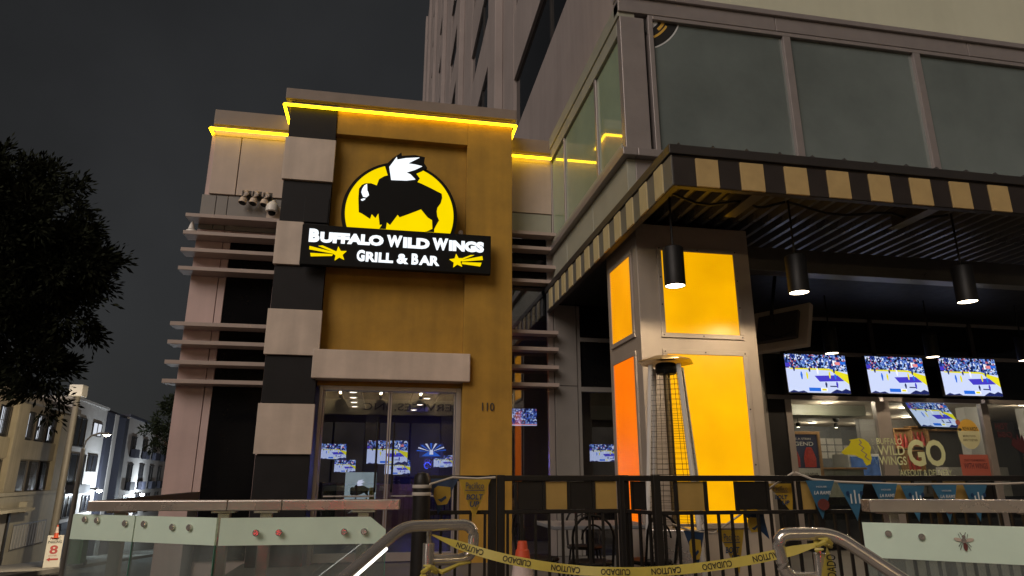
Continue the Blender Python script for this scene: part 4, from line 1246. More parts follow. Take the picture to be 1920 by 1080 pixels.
# ================================================================== FENCES
def fence(label, A, Bp, cells, posts=(0, 1), z0=0.47, group="black patio fences with gold panels"):
    A, Bp = Vector((*A, 0)), Vector((*Bp, 0))
    Ln = (Bp - A).length
    ang = math.atan2(Bp.y - A.y, Bp.x - A.x)
    t = thing("patio_fence", label, "fence", (A.x, A.y, 0.42), (0, 0, ang), group)
    zt = 1.615 - 0.42
    MB().box(0, Ln, -0.03, 0.03, zt - 0.045, zt).build("top_rail", M['fence_black'], t, local=True, bevel=0.008)
    MB().box(0, Ln, -0.016, 0.016, 1.315 - .42, 1.345 - .42).build("mid_rail", M['fence_black'], t, local=True, bevel=0.004)
    MB().box(0, Ln, -0.016, 0.016, 0.06, 0.09).build("bottom_rail", M['fence_black'], t, local=True, bevel=0.004)
    for p in posts:
        x = p * Ln
        MB().box(x - 0.03, x + 0.03, -0.031, 0.031, -0.3, zt + 0.004).build("post", M['fence_black'], t, local=True, bevel=0.006)
    nb = max(2, int(round(Ln / 0.115)))
    bl = MB().box(-0.01, 0.01, -0.01, 0.01, 0.09, 1.315 - .42).build("baluster", M['fence_black'], t, local=True)
    xs = [Ln * (i + 0.5) / nb for i in range(nb)]
    bl.location.x = xs[0]
    rep(bl, [(x - xs[0], 0, 0) for x in xs[1:]])
    for (a, b, m) in cells:
        MB().box(a - 0.028, a - 0.004, -0.014, 0.014, 1.346 - .42, zt - 0.046).build("stile", M['fence_black'], t, local=True)
        if m:
            MB().box(a, b, -0.006, 0.006, 1.347 - .42, zt - 0.047).build("panel", M[m], t, local=True, bevel=0.002)
    return t
fence("short black fence section with pennants tied before the orange wall", (0.30, 5.6), (0.885, 5.6), [(0.30, 0.55, None)])
fence("black fence section with gold and black squares before the bistro table", (0.955, 5.6), (1.985, 5.6), [(0.14, 0.345, 'fence_black'), (0.375, 0.555, 'fence_gold'), (0.585, 0.77, 'fence_black'), (0.80, 0.985, 'fence_gold')])
fence("short return of black fence joining the two square paneled sections", (2.0, 5.57), (2.125, 5.24), [(0.12, 0.26, 'fence_black')], posts=(0,))
cells = [(0.18, 0.40, 'fence_gold'), (0.435, 0.67, None), (0.70, 0.945, 'fence_black'), (0.975, 1.225, None), (1.26, 1.48, 'fence_gold'), (1.51, 1.76, None), (1.79, 2.03, 'fence_black'), (2.06, 2.30, 'fence_gold'), (2.33, 2.57, None), (2.60, 2.84, 'fence_gold'), (2.87, 3.1, 'fence_black'), (3.13, 3.4, None)]
fence("long black fence section before the amber column hung with blue pennants", (2.13, 5.2), (5.9, 5.2), cells, posts=(0, 0.372, 0.68, 1))
bo = thing("fence_end_post", "thick rounded black post at the end of the short fence", "post", (0.30, 5.42, 0.42))
MB().lathe([(0.0, 0), (0.068, 0), (0.068, 1.13), (0.063, 1.18), (0.045, 1.21), (0.0, 1.22)], (0.305, 5.42, 0.42), n=20).build("post", M['fence_black'], bo, smooth=True)
MB().lathe([(0.072, 1.045), (0.074, 1.05), (0.074, 1.065), (0.072, 1.07)], (0.305, 5.42, 0.42), n=20).build("white_tie", M['cord'], bo, smooth=True)
MB().lathe([(0.072, 1.10), (0.074, 1.105), (0.074, 1.12), (0.072, 1.125)], (0.305, 5.42, 0.42), n=20).build("white_tie", M['cord'], bo, smooth=True)

# ================================================================== PENNANTS
def pennant_string(label, pts, items, group="pennant strings tied to the fence"):
    t = thing("pennant_string", label, "bunting", pts[0], group=group)
    MB().tube(pts, 0.009, 5).build("cord", M['cord'], t, smooth=True)
    for (a, b, z, y, h, kind, skew) in items:
        mid = (a + b) / 2 + skew
        w = b - a
        f = MB()
        nn = 6
        rows = []
        for r in range(nn + 1):
            u = r / nn
            l_, r_ = a + (mid - a) * u, b + (mid - b) * u
            zz = z - h * u
            yy = y + 0.012 * math.sin(u * 3 + a * 9)
            rows.append(((l_, yy, zz), (r_ + 0.001, yy + 0.004, zz)))
        vs = [p for r in rows for p in r]
        f.add(vs + [(x, y_ + 0.002, z_) for x, y_, z_ in vs], [(2 * i, 2 * i + 1, 2 * i + 3, 2 * i + 2) for i in range(nn)] + [(2 * i + 14, 2 * i + 16, 2 * i + 17, 2 * i + 15) for i in range(nn)])
        p = f.build("pennant", M[{'bolt': 'pen_gold', 'navy': 'pen_navy', 'rams': 'pen_blue', 'rays': 'pen_blue'}[kind]], t)
        pr = MB()
        yy = y - 0.018
        if kind == 'bolt':
            text_into(pr, "BOLT", a + w * .24, a + w * .76, z - h * .52, z - h * .38, yy, 0.03, shear=0.15)
            text_into(pr, "UP", a + w * .35 + skew * .4, a + w * .64 + skew * .4, z - h * .70, z - h * .56, yy, 0.03, shear=0.15)
            text_into(pr, "Pacífico", a + w * .22, a + w * .78, z - h * .24, z - h * .08, yy, 0.0)
            pr.box(a + w * .2, a + w * .8, yy, yy + .001, z - h * .29, z - h * .27)
            pr.build("print", M['pen_navy'], p)
        elif kind == 'navy':
            pr.prism([(a + w * .18, z - h * .28), (a + w * .30, z - h * .20), (a + w * .72, z - h * .24), (a + w * .74, z - h * .5), (a + w * .62, z - h * .72), (a + w * .3, z - h * .74), (a + w * .16, z - h * .5)], yy, yy + 0.002)
            pr.build("print", M['pen_gold'], p)
            pq = MB().prism([(a + w * .30, z - h * .58), (a + w * .42, z - h * .66), (a + w * .6, z - h * .54), (a + w * .56, z - h * .48), (a + w * .42, z - h * .56)], yy - .003, yy - .001)
            pq.build("print", M['pen_navy'], p)
        elif kind == 'rams':
            text_into(pr, "LA RAMS", a + w * .22, a + w * .80, z - h * .36, z - h * .27, yy, 0.02, shear=0.2)
            pr.build("print", M['pen_white'], p)
            pr = MB()
            text_into(pr, "HOUSE", a + w * .32, a + w * .68, z - h * .18, z - h * .14, yy, 0.01)
            pr.build("print", M['pen_white'], p)
            pq = MB()
            disc(pq, mid, z - h * .62, w * .2, h * .15, yy, yy + .002, n=16)
            pq.build("print", M['pen_brown'], p)
        else:
            for u in (.35, .5, .65):
                pr.box(a + w * u - .006, a + w * u + .006, yy, yy + .002, z - h * .55, z - h * (.30 - .1 * (u == .5)))
            pr.build("print", M['pen_white'], p)
            for u in (.25, .75):
                pq = MB()
                disc(pq, a + w * u, z - h * .28, w * .06, h * .06, yy, yy + .002, n=8)
                pq.build("print", M['pen_navy'], p)
    return t
pennant_string("white cord with a navy and a gold pennant on the short fence", [(0.36, 5.33, 1.55), (0.55, 5.53, 1.60), (0.75, 5.54, 1.59), (0.90, 5.54, 1.60)],
               [(0.365, 0.60, 1.59, 5.53, 0.27, 'navy', -0.04), (0.60, 0.86, 1.585, 5.53, 0.30, 'bolt', 0.0)])
pennant_string("cord of blue pennants strung along the long fence", [(3.32, 5.14, 1.64), (3.45, 5.12, 1.585), (3.7, 5.12, 1.565), (4.3, 5.12, 1.545), (5.2, 5.12, 1.545), (5.8, 5.14, 1.56)],
               [(3.38, 3.64, 1.575, 5.11, 0.30, 'rams', 0.0), (3.68, 3.93, 1.56, 5.11, 0.30, 'rays', 0.0), (3.98, 4.22, 1.55, 5.11, 0.30, 'rams', 0.0), (4.26, 4.50, 1.545, 5.11, 0.30, 'rays', 0.0), (4.55, 4.80, 1.54, 5.11, 0.30, 'rams', 0.0), (4.86, 5.10, 1.54, 5.11, 0.30, 'rays', 0.0)])
pennant_string("loose cord of navy and gold pennants sagging behind the long fence", [(2.30, 5.32, 1.24), (2.45, 5.34, 1.19), (2.66, 5.34, 1.165), (2.9, 5.34, 1.30), (3.06, 5.33, 1.42), (3.2, 5.3, 1.53), (3.32, 5.16, 1.64)],
               [(2.40, 2.58, 1.19, 5.33, 0.30, 'navy', 0.0), (2.68, 2.92, 1.19, 5.33, 0.34, 'bolt', 0.06), (2.92, 3.12, 1.33, 5.33, 0.22, 'navy', 0.12), (3.15, 3.38, 1.55, 5.31, 0.24, 'bolt', 0.10)])

# ================================================================== BISTRO SET
tb = thing("bistro_table", "dark bistro table seen through the fence bars", "table", (2.05, 6.75, 0.42))
B(1.58, 2.52, 6.35, 7.15, 1.13, 1.165).build("tabletop", M['room_grey'], tb, bevel=0.008)
MB().tube([(2.05, 6.75, 0.45), (2.05, 6.75, 1.128)], 0.035, 10).build("pedestal", M['black'], tb, smooth=True)
MB().lathe([(0.0, 0.002), (0.26, 0.002), (0.25, 0.03), (0.05, 0.05), (0.0, 0.05)], (2.05, 6.75, 0.42), n=20).build("foot", M['black'], tb, smooth=True)
ch = thing("bistro_chair", "x", "chair", group="black metal chairs at the bistro table")
MB().lathe([(0.0, 0.44), (0.19, 0.44), (0.20, 0.455), (0.19, 0.47), (0.0, 0.47)], n=20).build("seat", M['black'], ch, local=True, smooth=True)
for sx_ in (-1, 1):
    MB().tube([(sx_ * .14, -.14, .44), (sx_ * .18, -.2, 0)], 0.011, 6).build("leg", M['black'], ch, local=True, smooth=True)
    MB().tube([(sx_ * .14, .14, .44), (sx_ * .19, .22, 0)], 0.011, 6).build("leg", M['black'], ch, local=True, smooth=True)
hoop = [(-.17, .14, .44)] + [(.18 * math.cos(R(180 - 18 * k)), .19, .68 + .18 * math.sin(R(180 - 18 * k))) for k in range(11)] + [(.17, .14, .44)]
MB().tube(hoop, 0.012, 6).build("back_hoop", M['black'], ch, local=True, smooth=True)
MB().tube([(.10 * math.cos(R(180 - 20 * k)), .185, .66 + .12 * math.sin(R(180 - 20 * k))) for k in range(10)], 0.009, 6).tube([(0, .19, .86), (0, .17, .47)], .009, 6).build("back_spindle", M['black'], ch, local=True, smooth=True)
lamp_copy(ch, [(1.45, 6.45, 0.42), (1.85, 6.1, 0.42), (2.4, 6.1, 0.42), (2.2, 7.45, 0.42)],
          ["black hoop backed chair at the end of the bistro table by the orange wall", "black hoop backed chair in the middle of the near side of the bistro table", "black hoop backed chair at the near side of the table beside the heater", "black hoop backed chair behind the bistro table by the window"])
chs = [o for o in COL.objects if o.name.startswith("bistro_chair")]
for o, r in zip(chs, (95, 172, 200, -10)):
    o.rotation_euler = (0, 0, R(r))

# ================================================================== BALUSTRADES
def standoff_mb(c, n_, r=0.0155):
    n_ = Vector(n_).normalized()
    c = Vector(c)
    return MB().tube([c, c + n_ * 0.003, c + n_ * 0.012, c + n_ * 0.015], [r * .7, r, r, r * .8], 16)
def balustrade(label, glass_runs, rail_pts, posts, caps, zs, rail_z, rail_h, rail_d, group="glass balustrades with frosted bands", band=0.125):
    t = thing("glass_balustrade", label, "balustrade", (*rail_pts[0], 0), group=group)
    zt, zb = zs
    for (a, b, cut) in glass_runs:
        A, Bv = Vector((*a, 0)), Vector((*b, 0))
        d = (Bv - A).normalized()
        n_ = Vector((d.y, -d.x, 0))
        th = n_ * 0.012
        L0 = (Bv - A).length
        z_s = zt - band
        def quadbox(u0, u1, za, zb_, c=0.0, grow=0.0):
            p = [(u0, za), (u1, za), (u1, zb_ - c), (u1 - c * 1.3, zb_), (u0, zb_)] if c else [(u0, za), (u1, za), (u1, zb_), (u0, zb_)]
            m_ = MB()
            n = len(p)
            vs = [A + d * u + Vector((0, 0, z)) + n_ * grow for u, z in p] + [A + d * u + Vector((0, 0, z)) + th + n_ * (-grow) for u, z in p]
            vs = [A + d * u + Vector((0, 0, z)) - n_ * grow for u, z in p] + [A + d * u + Vector((0, 0, z)) + th + n_ * grow for u, z in p]
            m_.add(vs, [tuple(range(n)), tuple(reversed(range(n, 2 * n)))] + [(i, i + n, (i + 1) % n + n, (i + 1) % n) for i in range(n)])
            return m_
        g = quadbox(0, L0, 0.3, z_s).build("glass_panel", M['rail_glass'], t)
        quadbox(0.0, L0, z_s + 0.0005, zt, cut).build("frosted_band", M['frost'], g)
        quadbox(L0 + 0.0005, L0 + 0.004, 0.3, z_s).build("glass_edge", M['glass_edge'], g)
    rp = [Vector((*p, rail_z)) for p in rail_pts]
    rm = MB()
    for i in range(len(rp) - 1):
        a, b = rp[i], rp[i + 1]
        d = (b - a).normalized()
        n_ = Vector((d.y, -d.x, 0)) * rail_d
        gap = d * 0.0015
        vs = [a + gap, b - gap, b - gap - n_, a + gap - n_]
        rm.add(vs + [v - Vector((0, 0, rail_h)) for v in vs], [(0, 1, 2, 3), (7, 6, 5, 4), (0, 4, 5, 1), (1, 5, 6, 2), (2, 6, 7, 3), (3, 7, 4, 0)])
    rm.build("top_rail", M['steel'], t, bevel=0.004)
    for (x, y) in posts:
        B(x - 0.03, x + 0.03, y, y + 0.05, 0.0, rail_z - rail_h - 0.012).build("post", M['satin'], t, bevel=0.004)
        B(x - 0.06, x + 0.06, y - 0.02, y + 0.07, rail_z - rail_h - 0.0115, rail_z - rail_h - 0.001).build("post_plate", M['satin'], t)
    for (c, n_) in caps:
        standoff_mb(c, n_).build("standoff", M['satin'], t, smooth=True)
    return t
gA0, gA1, gB1 = (-1.60, 4.12), (-0.765, 3.60), (0.03, 3.56)
dA = Vector((gA1[0] - gA0[0], gA1[1] - gA0[1], 0)).normalized()
nA = Vector((dA.y, -dA.x, 0))
def onA(u, z, off=0.013):
    p = Vector((gA0[0], gA0[1], z)) + dA * u + nA * off
    return p
LA = (Vector(gA1) - Vector(gA0)).length
mid = onA(LA * 0.46, 0, 0)
balustrade("glass balustrade with frosted band and steel top rail below the louvered wing", [(gA0, (mid.x - 0.004, mid.y + 0.002), 0), ((mid.x + 0.003, mid.y - 0.002), gA1, 0), ((-0.75, 3.585), gB1, 0.06)],
           [(-1.50, 3.98), (-0.80, 3.92), (-0.52, 3.90), (0.10, 3.86)], [(-1.36, 4.05), (-0.82, 3.96), (-0.60, 3.93), (-0.09, 3.90)],
           [(onA(0.19, 1.385), nA), (onA(0.10, 1.388), nA), (onA(LA * 0.46 - 0.06, 1.375), nA), (onA(LA * 0.46 + 0.07, 1.375), nA), (onA(LA - 0.27, 1.365), nA), (onA(LA - 0.16, 1.365), nA),
            ((-0.58, 3.555, 1.345), (0, -1, 0)), ((-0.475, 3.555, 1.345), (0, -1, 0)), ((-0.17, 3.545, 1.345), (0, -1, 0)), ((-0.075, 3.545, 1.345), (0, -1, 0))],
           (1.412, 0), 1.482, 0.052, 0.14)
sr = thing("side_rail", "dark steel rail running back from the corner of the left balustrade", "rail", (-1.4, 4.5, 0))
MB().tube([(-1.47, 4.2, 1.455), (-1.30, 5.3, 1.475)], 0.036, 4, twist=math.pi / 4).build("top_rail", M['dark_frame'], sr)
MB().box(-1.33, -1.27, 5.25, 5.30, 0.0, 1.45).build("post", M['dark_frame'], sr)
gR0, gR1 = (2.47, 3.28), (3.12, 2.74)
dR = Vector((gR1[0] - gR0[0], gR1[1] - gR0[1], 0)).normalized()
nR = Vector((dR.y, -dR.x, 0))
rp_ = lambda u, z: Vector((gR0[0], gR0[1], z)) + dR * u + nR * 0.013
rb_ = balustrade("glass balustrade with bee emblem and steel top rail beside the handrail", [(gR0, gR1, 0)],
                 [(2.62, 3.40), (3.9, 3.02)], [(2.78, 3.42), (3.5, 3.22)],
                 [(rp_(0.115, 1.325), nR), (rp_(0.26, 1.315), nR), (rp_(0.70, 1.30), nR)], (1.375, 0), 1.482, 0.065, 0.12, band=0.17)
# frosted band deeper on this one
bee = thing("bee_emblem", "small silver bee emblem stuck on the frosted band", "emblem", tuple(rp_(0.435, 1.30)))
bmtx = Matrix.Translation(rp_(0.435, 1.30) + nR * 0.002) @ Matrix.Rotation(math.atan2(dR.y, dR.x), 4, 'Z')
def el(cx, cz, rx, rz, rot=0, n=12, y0=-0.006, y1=0.0):
    c, s_ = math.cos(R(rot)), math.sin(R(rot))
    pts = []
    for k in range(n):
        a = 2 * math.pi * k / n
        x, z = rx * math.cos(a), rz * math.sin(a)
        pts.append((cx + x * c - z * s_, cz + x * s_ + z * c))
    return pts, y0, y1
bm1 = MB()
for e_ in (el(0, 0.003, 0.012, 0.014), el(0.001, 0.022, 0.008, 0.008)):
    bm1.prism(e_[0], e_[1], e_[2], bmtx)
bm1.build("body", M['satin'], bee)
MB().prism(el(0.002, -0.024, 0.009, 0.019)[0], -0.006, 0, bmtx).build("abdomen", M['pen_brown'], bee)
bw = MB()
for sgn in (-1, 1):
    bw.prism(el(sgn * 0.024, 0.008, 0.018, 0.008, sgn * 14)[0], -0.004, -0.001, bmtx)
bw.build("wing", M['light_panel'], bee)
lg = MB()
for sgn in (-1, 1):
    for (x1, z1, x2, z2) in ((.012, .01, .02, .035), (.012, -.005, .026, -.024), (.01, -.012, .022, -.04), (.005, .028, .012, .042)):
        lg.tube([bmtx @ Vector((sgn * x1, -0.003, z1)), bmtx @ Vector((sgn * x2, -0.003, z2))], 0.0012, 4)
lg.build("leg", M['dark_frame'], bee)

# ================================================================== HANDRAILS
def arcpts(pts, r=0.05, n=6):
    """round the corners of a polyline"""
    P = [Vector(p) for p in pts]
    res = [P[0]]
    for i in range(1, len(P) - 1):
        a, b = (P[i - 1] - P[i]).normalized(), (P[i + 1] - P[i]).normalized()
        rr = min(r, (P[i - 1] - P[i]).length * .48, (P[i + 1] - P[i]).length * .48)
        s0, s1 = P[i] + a * rr, P[i] + b * rr
        for k in range(n + 1):
            t = k / n
            res.append(s0 * (1 - t) ** 2 + P[i] * 2 * t * (1 - t) + s1 * t ** 2)
    res.append(P[-1])
    return res
hl = thing("stair_handrail", "steel stair handrail with glowing underside left of the caution tape", "handrail", (0.2, 2.7, 0), group="looped steel stair handrails")
path = arcpts([(-0.83, 1.90, 0.72), (0.085, 2.65, 1.425), (0.36, 2.72, 1.425), (0.355, 2.72, 1.30), (0.19, 2.71, 1.30)], 0.055)
MB().tube(path, 0.021, 14).build("rail", M['satin'], hl, smooth=True)
MB().tube([(0.185, 2.70, 0.14), (0.185, 2.70, 1.36)], 0.022, 14).tube([(0.185, 2.70, 1.36), (0.185, 2.70, 1.41)], 0.009, 8).build("post", M['satin'], hl, smooth=True)
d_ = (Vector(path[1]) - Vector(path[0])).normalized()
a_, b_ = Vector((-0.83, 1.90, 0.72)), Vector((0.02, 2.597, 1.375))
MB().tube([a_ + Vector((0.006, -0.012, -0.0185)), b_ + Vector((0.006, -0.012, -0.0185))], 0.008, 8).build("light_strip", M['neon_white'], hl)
hr2 = thing("stair_handrail", "steel stair handrail right of the caution tape with tape wound round its post", "handrail", (1.5, 2.3, 0), group="looped steel stair handrails")
path2 = arcpts([(2.30, 1.75, 0.78), (1.60, 2.28, 1.405), (1.395, 2.32, 1.405), (1.415, 2.32, 1.255), (1.55, 2.31, 1.255)], 0.055)
MB().tube(path2, 0.0225, 14).build("rail", M['satin'], hr2, smooth=True)
MB().tube([(1.545, 2.30, 0.0), (1.545, 2.30, 1.34)], 0.022, 14).tube([(1.545, 2.30, 1.34), (1.545, 2.30, 1.40)], 0.009, 8).build("post", M['satin'], hr2, smooth=True)

# ================================================================== CAUTION TAPE
def ribbon(pts, w, tw):
    """tape along pts; tw gives the roll of the tape at each point (radians)"""
    P = [Vector(p) for p in pts]
    n = len(P)
    rows = []
    for i in range(n):
        d = (P[min(i + 1, n - 1)] - P[max(i - 1, 0)]).normalized()
        side = d.cross(Vector((0, 1, 0))).normalized()      # up in the hanging plane
        out_ = side.cross(d).normalized()
        t = tw[i]
        v = side * math.cos(t) + out_ * math.sin(t)
        rows.append((P[i], v, d))
    return rows
ct = thing("caution_tape", "yellow caution tape strung sagging between the two stair handrails", "tape", (0.9, 2.6, 1.3))
npt = 60
pts, tws = [], []
p0, p1 = Vector((0.195, 2.68, 1.392)), Vector((1.535, 2.27, 1.375))
for i in range(npt + 1):
    u = i / npt
    p = p0.lerp(p1, u)
    p.z -= 0.46 * u * (1 - u) * (0.85 + 0.25 * (1 - u))
    pts.append(p)
    tw_ = 1.15 * math.exp(-u * 14) + 1.0 * math.exp(-(1 - u) * 14) + 0.55 * math.exp(-((u - .42) / .05) ** 2) + 0.12 * math.sin(u * 11)
    tws.append(tw_)
rows = ribbon(pts, 0.02, tws)
def halfw(i):
    u = i / npt
    return 0.0165 * min(1, .35 + u * 9) * min(1, .35 + (1 - u) * 9)
mb = MB()
vs = []
for i, (p, v, d) in enumerate(rows):
    vs += [p - v * halfw(i), p + v * halfw(i)]
mb.add(vs, [(2 * i, 2 * i + 1, 2 * i + 3, 2 * i + 2) for i in range(npt)])
mb.build("film", M['tape'], ct, smooth=True)
acc = [0.0]
for i in range(npt):
    acc.append(acc[-1] + (pts[i + 1] - pts[i]).length)
def along(sv):
    for i in range(npt):
        if sv <= acc[i + 1]:
            f = (sv - acc[i]) / (acc[i + 1] - acc[i])
            return rows[i][0].lerp(rows[i + 1][0], f), rows[i][1].lerp(rows[i + 1][1], f)
    return rows[-1][0], rows[-1][1]
s0 = 0.10
for k, wd__ in enumerate(["CAUTION", "CUIDADO"] * 5):
    gv, gf = text_geo(wd__, 0.015)
    ax, bx = min(v.x for v in gv), max(v.x for v in gv)
    ay, by = min(v.y for v in gv), max(v.y for v in gv)
    Lw = 0.105
    if s0 + Lw > acc[-1] - .04:
        break
    nv = []
    for v in gv:
        sv = s0 + Lw * (1 - (v.x - ax) / (bx - ax))
        p, vv = along(sv)
        nv.append(p + vv * (0.5 - (v.y - ay) / (by - ay)) * 0.021 + Vector((0, -0.0025, 0)))
    MB().add(nv, gf).build("lettering", M['ink'], ct)
    s0 += Lw + 0.075
# knots and dangling end
for c, r in (((0.188, 2.675, 1.27), 0.027), ((1.545, 2.275, 1.375), 0.028)):
    kt = MB()
    for j in range(5):
        a = j * 1.25
        kt.tube([(c[0] + r * math.cos(a + t * 1.0), c[1] + .024 * math.sin(a + t * 1.0), c[2] + .016 * math.sin(a * 2 + t) + 0.004 * j - .01) for t in range(4)], [.003, .008, .009, .003], 6)
    kt.build("knot", M['tape'], ct, smooth=True)
kt = MB()
kt.tube([(0.20, 2.68, 1.275), (0.235, 2.67, 1.262), (0.30, 2.69, 1.285), (0.345, 2.70, 1.29)], [.004, .010, .006, .004], 6)
kt.build("knot", M['tape'], ct, smooth=True)
dg_ = MB()
base = Vector((1.55, 2.262, 1.368))
vs, N_ = [], 12
for i in range(N_ + 1):
    u = i / N_
    w = 0.006 + 0.034 * math.sin(min(1, u * 1.5) * math.pi / 2) - (0.02 * max(0, u - .7) / .3)
    c = base + Vector((-0.012 * math.sin(u * 2.4) + 0.018 * u, -0.006 * math.sin(u * 5), -0.175 * u))
    vs += [c - Vector((w * .75, 0.008 * math.cos(u * 4), 0)), c + Vector((w * .75, 0.006, 0))]
dg_.add(vs, [(2 * i, 2 * i + 1, 2 * i + 3, 2 * i + 2) for i in range(N_)])
dg_.build("loose_end", M['tape'], ct, smooth=True)
dt = MB()
tm = Matrix.Translation(base + Vector((-0.004, -0.013, -0.145))) @ Matrix.Rotation(R(-86), 4, 'Y')
text_into(dt, "CUIDADO", 0.0, 0.118, -0.018, 0.018, 0, 0.012, mtx=tm)
dt.build("lettering", M['ink'], ct)

# ================================================================== CONES, SIGN
def cone(label, loc, h, group="orange traffic cones"):
    t = thing("traffic_cone", label, "traffic cone", loc, group=group)
    MB().box(-h * .28, h * .28, -h * .28, h * .28, 0, h * .04).build("base", M['orange_plastic'], t, local=True, bevel=0.01)
    pr = lambda z: h * (.20 - .155 * z / h)
    MB().lathe([(pr(h * .041), h * .041), (pr(h * .40), h * .40)], n=20).build("cone_body", M['orange_plastic'], t, local=True, smooth=True)
    MB().lathe([(pr(h * .40) + .004, h * .401), (pr(h * .86) + .004, h * .86)], n=20).build("reflective_sleeve", M['cone_sleeve'], t, local=True, smooth=True)
    MB().lathe([(pr(h * .86), h * .861), (pr(h * .93), h * .93), (pr(h * .93) * .85, h * .935), (pr(h) * .85, h), (0, h)], n=20).build("cone_tip", M['orange_plastic'], t, local=True, smooth=True)
    return t
cone("orange traffic cone with pale sleeve before the patio fence", (0.93, 4.6, 0.42), 0.775)
AF = Vector((-13.02, 32.0, gz(32.0) + 0.03))
af = thing("parking_sign", "white folding parking sign with red figure eight and arrow on far pavement", "sign", tuple(AF), (0, 0, R(22)))
sh = 1.22
for sgn, nm in ((-1, "front_board"), (1, "rear_board")):
    MB().box(-0.28, 0.28, -0.012, 0.012, -sh, 0, Matrix.Translation((0, sgn * 0.02, sh)) @ Matrix.Rotation(R(11 * sgn), 4, 'X')).build(nm, M['paper'], af, local=True, bevel=0.01)
fb = Matrix.Translation((0, -0.02, sh)) @ Matrix.Rotation(R(-11), 4, 'X')
tx = MB()
text_into(tx, "PUBLIC", -.18, .18, -.16, -.06, -0.016, .02, mtx=fb)
text_into(tx, "PARKING", -.23, .23, -.31, -.20, -0.016, .02, mtx=fb)
tx.build("lettering", M['ink'], af, local=True)
tx = MB()
text_into(tx, "8", -.14, .14, -.72, -.38, -0.016, .03, mtx=fb)
tx.prism([(-.2, -.92), (-.08, -.84), (-.08, -.885), (.2, -.885), (.2, -.955), (-.08, -.955), (-.08, -1.0)], -0.018, -0.0155, fb)
text_into(tx, "ENTER", -.14, .14, -.80, -.76, -0.016, .01, mtx=fb)
tx.build("lettering", M['red'], af, local=True)
cone("orange cone stuck on top of the white parking sign", (AF.x, AF.y, AF.z + sh - 0.10), 0.5)
bn = thing("wheeled_bin", "green wheeled bin behind the parking sign", "bin", (-12.6, 33.2, gz(33.2)))
MB().box(-.3, .3, -.3, .3, .12, 1.0).build("body", M['green_bin'], bn, local=True, bevel=0.03)
MB().box(-.33, .33, -.34, .33, 1.001, 1.07).build("lid", M['green_bin'], bn, local=True, bevel=0.02)
for s_ in (-1, 1):
    MB().tube([(s_ * .26, .28, .12), (s_ * .32, .28, .12)], .12, 12).build("wheel", M['black'], bn, local=True)

# ================================================================== FAR BUILDINGS (along the street, plane through F0)
def fmat():
    m_ = Matrix.Identity(4)
    m_.col[0] = (fd.x, fd.y, 0, 0)
    m_.col[1] = (-fn.x, -fn.y, 0, 0)
    m_.col[3] = (F0.x, F0.y, 0, 1)
    return m_
FM = fmat()        # local x = along the street (away), local y = into the block, z up
FROT = math.atan2(fd.y, fd.x)
def fthing(name, label, cat, s, group=None):
    p = FM @ Vector((s, 0, 0))
    t = thing(name, label, cat, (p.x, p.y, 0), (0, 0, FROT), group)
    return t
def FB(t, s0, x0, x1, y0, y1, z0, z1, name, m, par=None, bevel=0.0):
    return MB().box(x0 - s0, x1 - s0, y0, y1, z0, z1).build(name, m, par or t, local=True, bevel=bevel)
# ochre building
S0 = 0
ob_ = fthing("ochre_building", "weathered ochre two storey building with barred windows across the street", "building", S0)
FB(ob_, 0, -14, 7.6, 0.25, 12, -4, 5.3, "wall", M['brown_wall'])
FB(ob_, 0, -14, 7.0, 0.0, 0.249, -4, 0.78, "plinth_wall", M['cream_wall'])
FB(ob_, 0, -14, 7.1, -0.12, 0.249, 0.781, 0.95, "cornice", M['cream_wall'], bevel=0.02)
for a, b in ((-1.35, 0.0), (4.9, 7.0), (-7.6, -6.2), (-13.8, -12.4)):
    FB(ob_, 0, a, b, 0.0, 0.249, 0.951, 4.9, "pilaster", M['yellow_wall'], bevel=0.02)
for a, b in ((0.001, 4.899), (-6.199, -1.351), (-12.39, -7.61)):
    FB(ob_, 0, a, b, 0.12, 0.249, 2.42, 3.3, "spandrel", M['yellow_wall'])
FB(ob_, 0, -14, 7.6, -0.1, 0.249, 5.0, 5.35, "cornice", M['brown_wall'], bevel=0.03)
for base_x in (0.35, -5.9, -12.0):
    for k in range(3):
        x0 = base_x + k * 1.6
        for (z0, z1, lit) in ((0.97, 2.36, False), (3.32, 4.65, True)):
            w = FB(ob_, 0, x0, x0 + 1.05, 0.20, 0.249, z0, z1, "window", M['far_window'])
            if lit:
                MB().box(x0 + .1, x0 + .42, 0.19, 0.199, z0 + .1, z1 - .08).build("pane", M['window_lit'], w, local=True)
            br_ = MB()
            for j in range(7):
                br_.box(x0 + .06 + .15 * j, x0 + .085 + .15 * j, 0.13, 0.155, z0 + .02, z1 - .02)
            for zz in (z0 + .1, (z0 + z1) / 2, z1 - .1):
                br_.box(x0 + .03, x0 + 1.02, 0.156, 0.166, zz, zz + .03)
            br_.build("bars", M['dark_frame'], w, local=True)
gv_ = FB(ob_, 0, 0.6, 5.2, -0.02, -0.001, -1.65, -0.5, "vent", M['grey_panel'])
for j in range(12):
    MB().box(0.7 + j * .37, 0.95 + j * .37, -0.045, -0.0205, -1.58, -0.57).build("slat", M['white_wall'], gv_, local=True)
dd = FB(ob_, 0, -3.4, -0.4, -0.02, -0.001, -3.2, 0.0, "garage_door", M['white_wall'])
MB().box(-3.6, -0.2, -0.06, -0.021, -3.2, 0.2).box(-3.3, -0.5, -0.065, -0.0211, -3.1, -0.1)
FB(ob_, 0, -3.6, -3.41, -0.1, -0.001, -3.2, 0.15, "door_frame", M['dark_frame'])
FB(ob_, 0, -0.39, -0.2, -0.1, -0.001, -3.2, 0.15, "door_frame", M['dark_frame'])
FB(ob_, 0, -4, 0.1, -0.9, -0.001, 0.16, 0.28, "door_awning", M['cream_wall'])
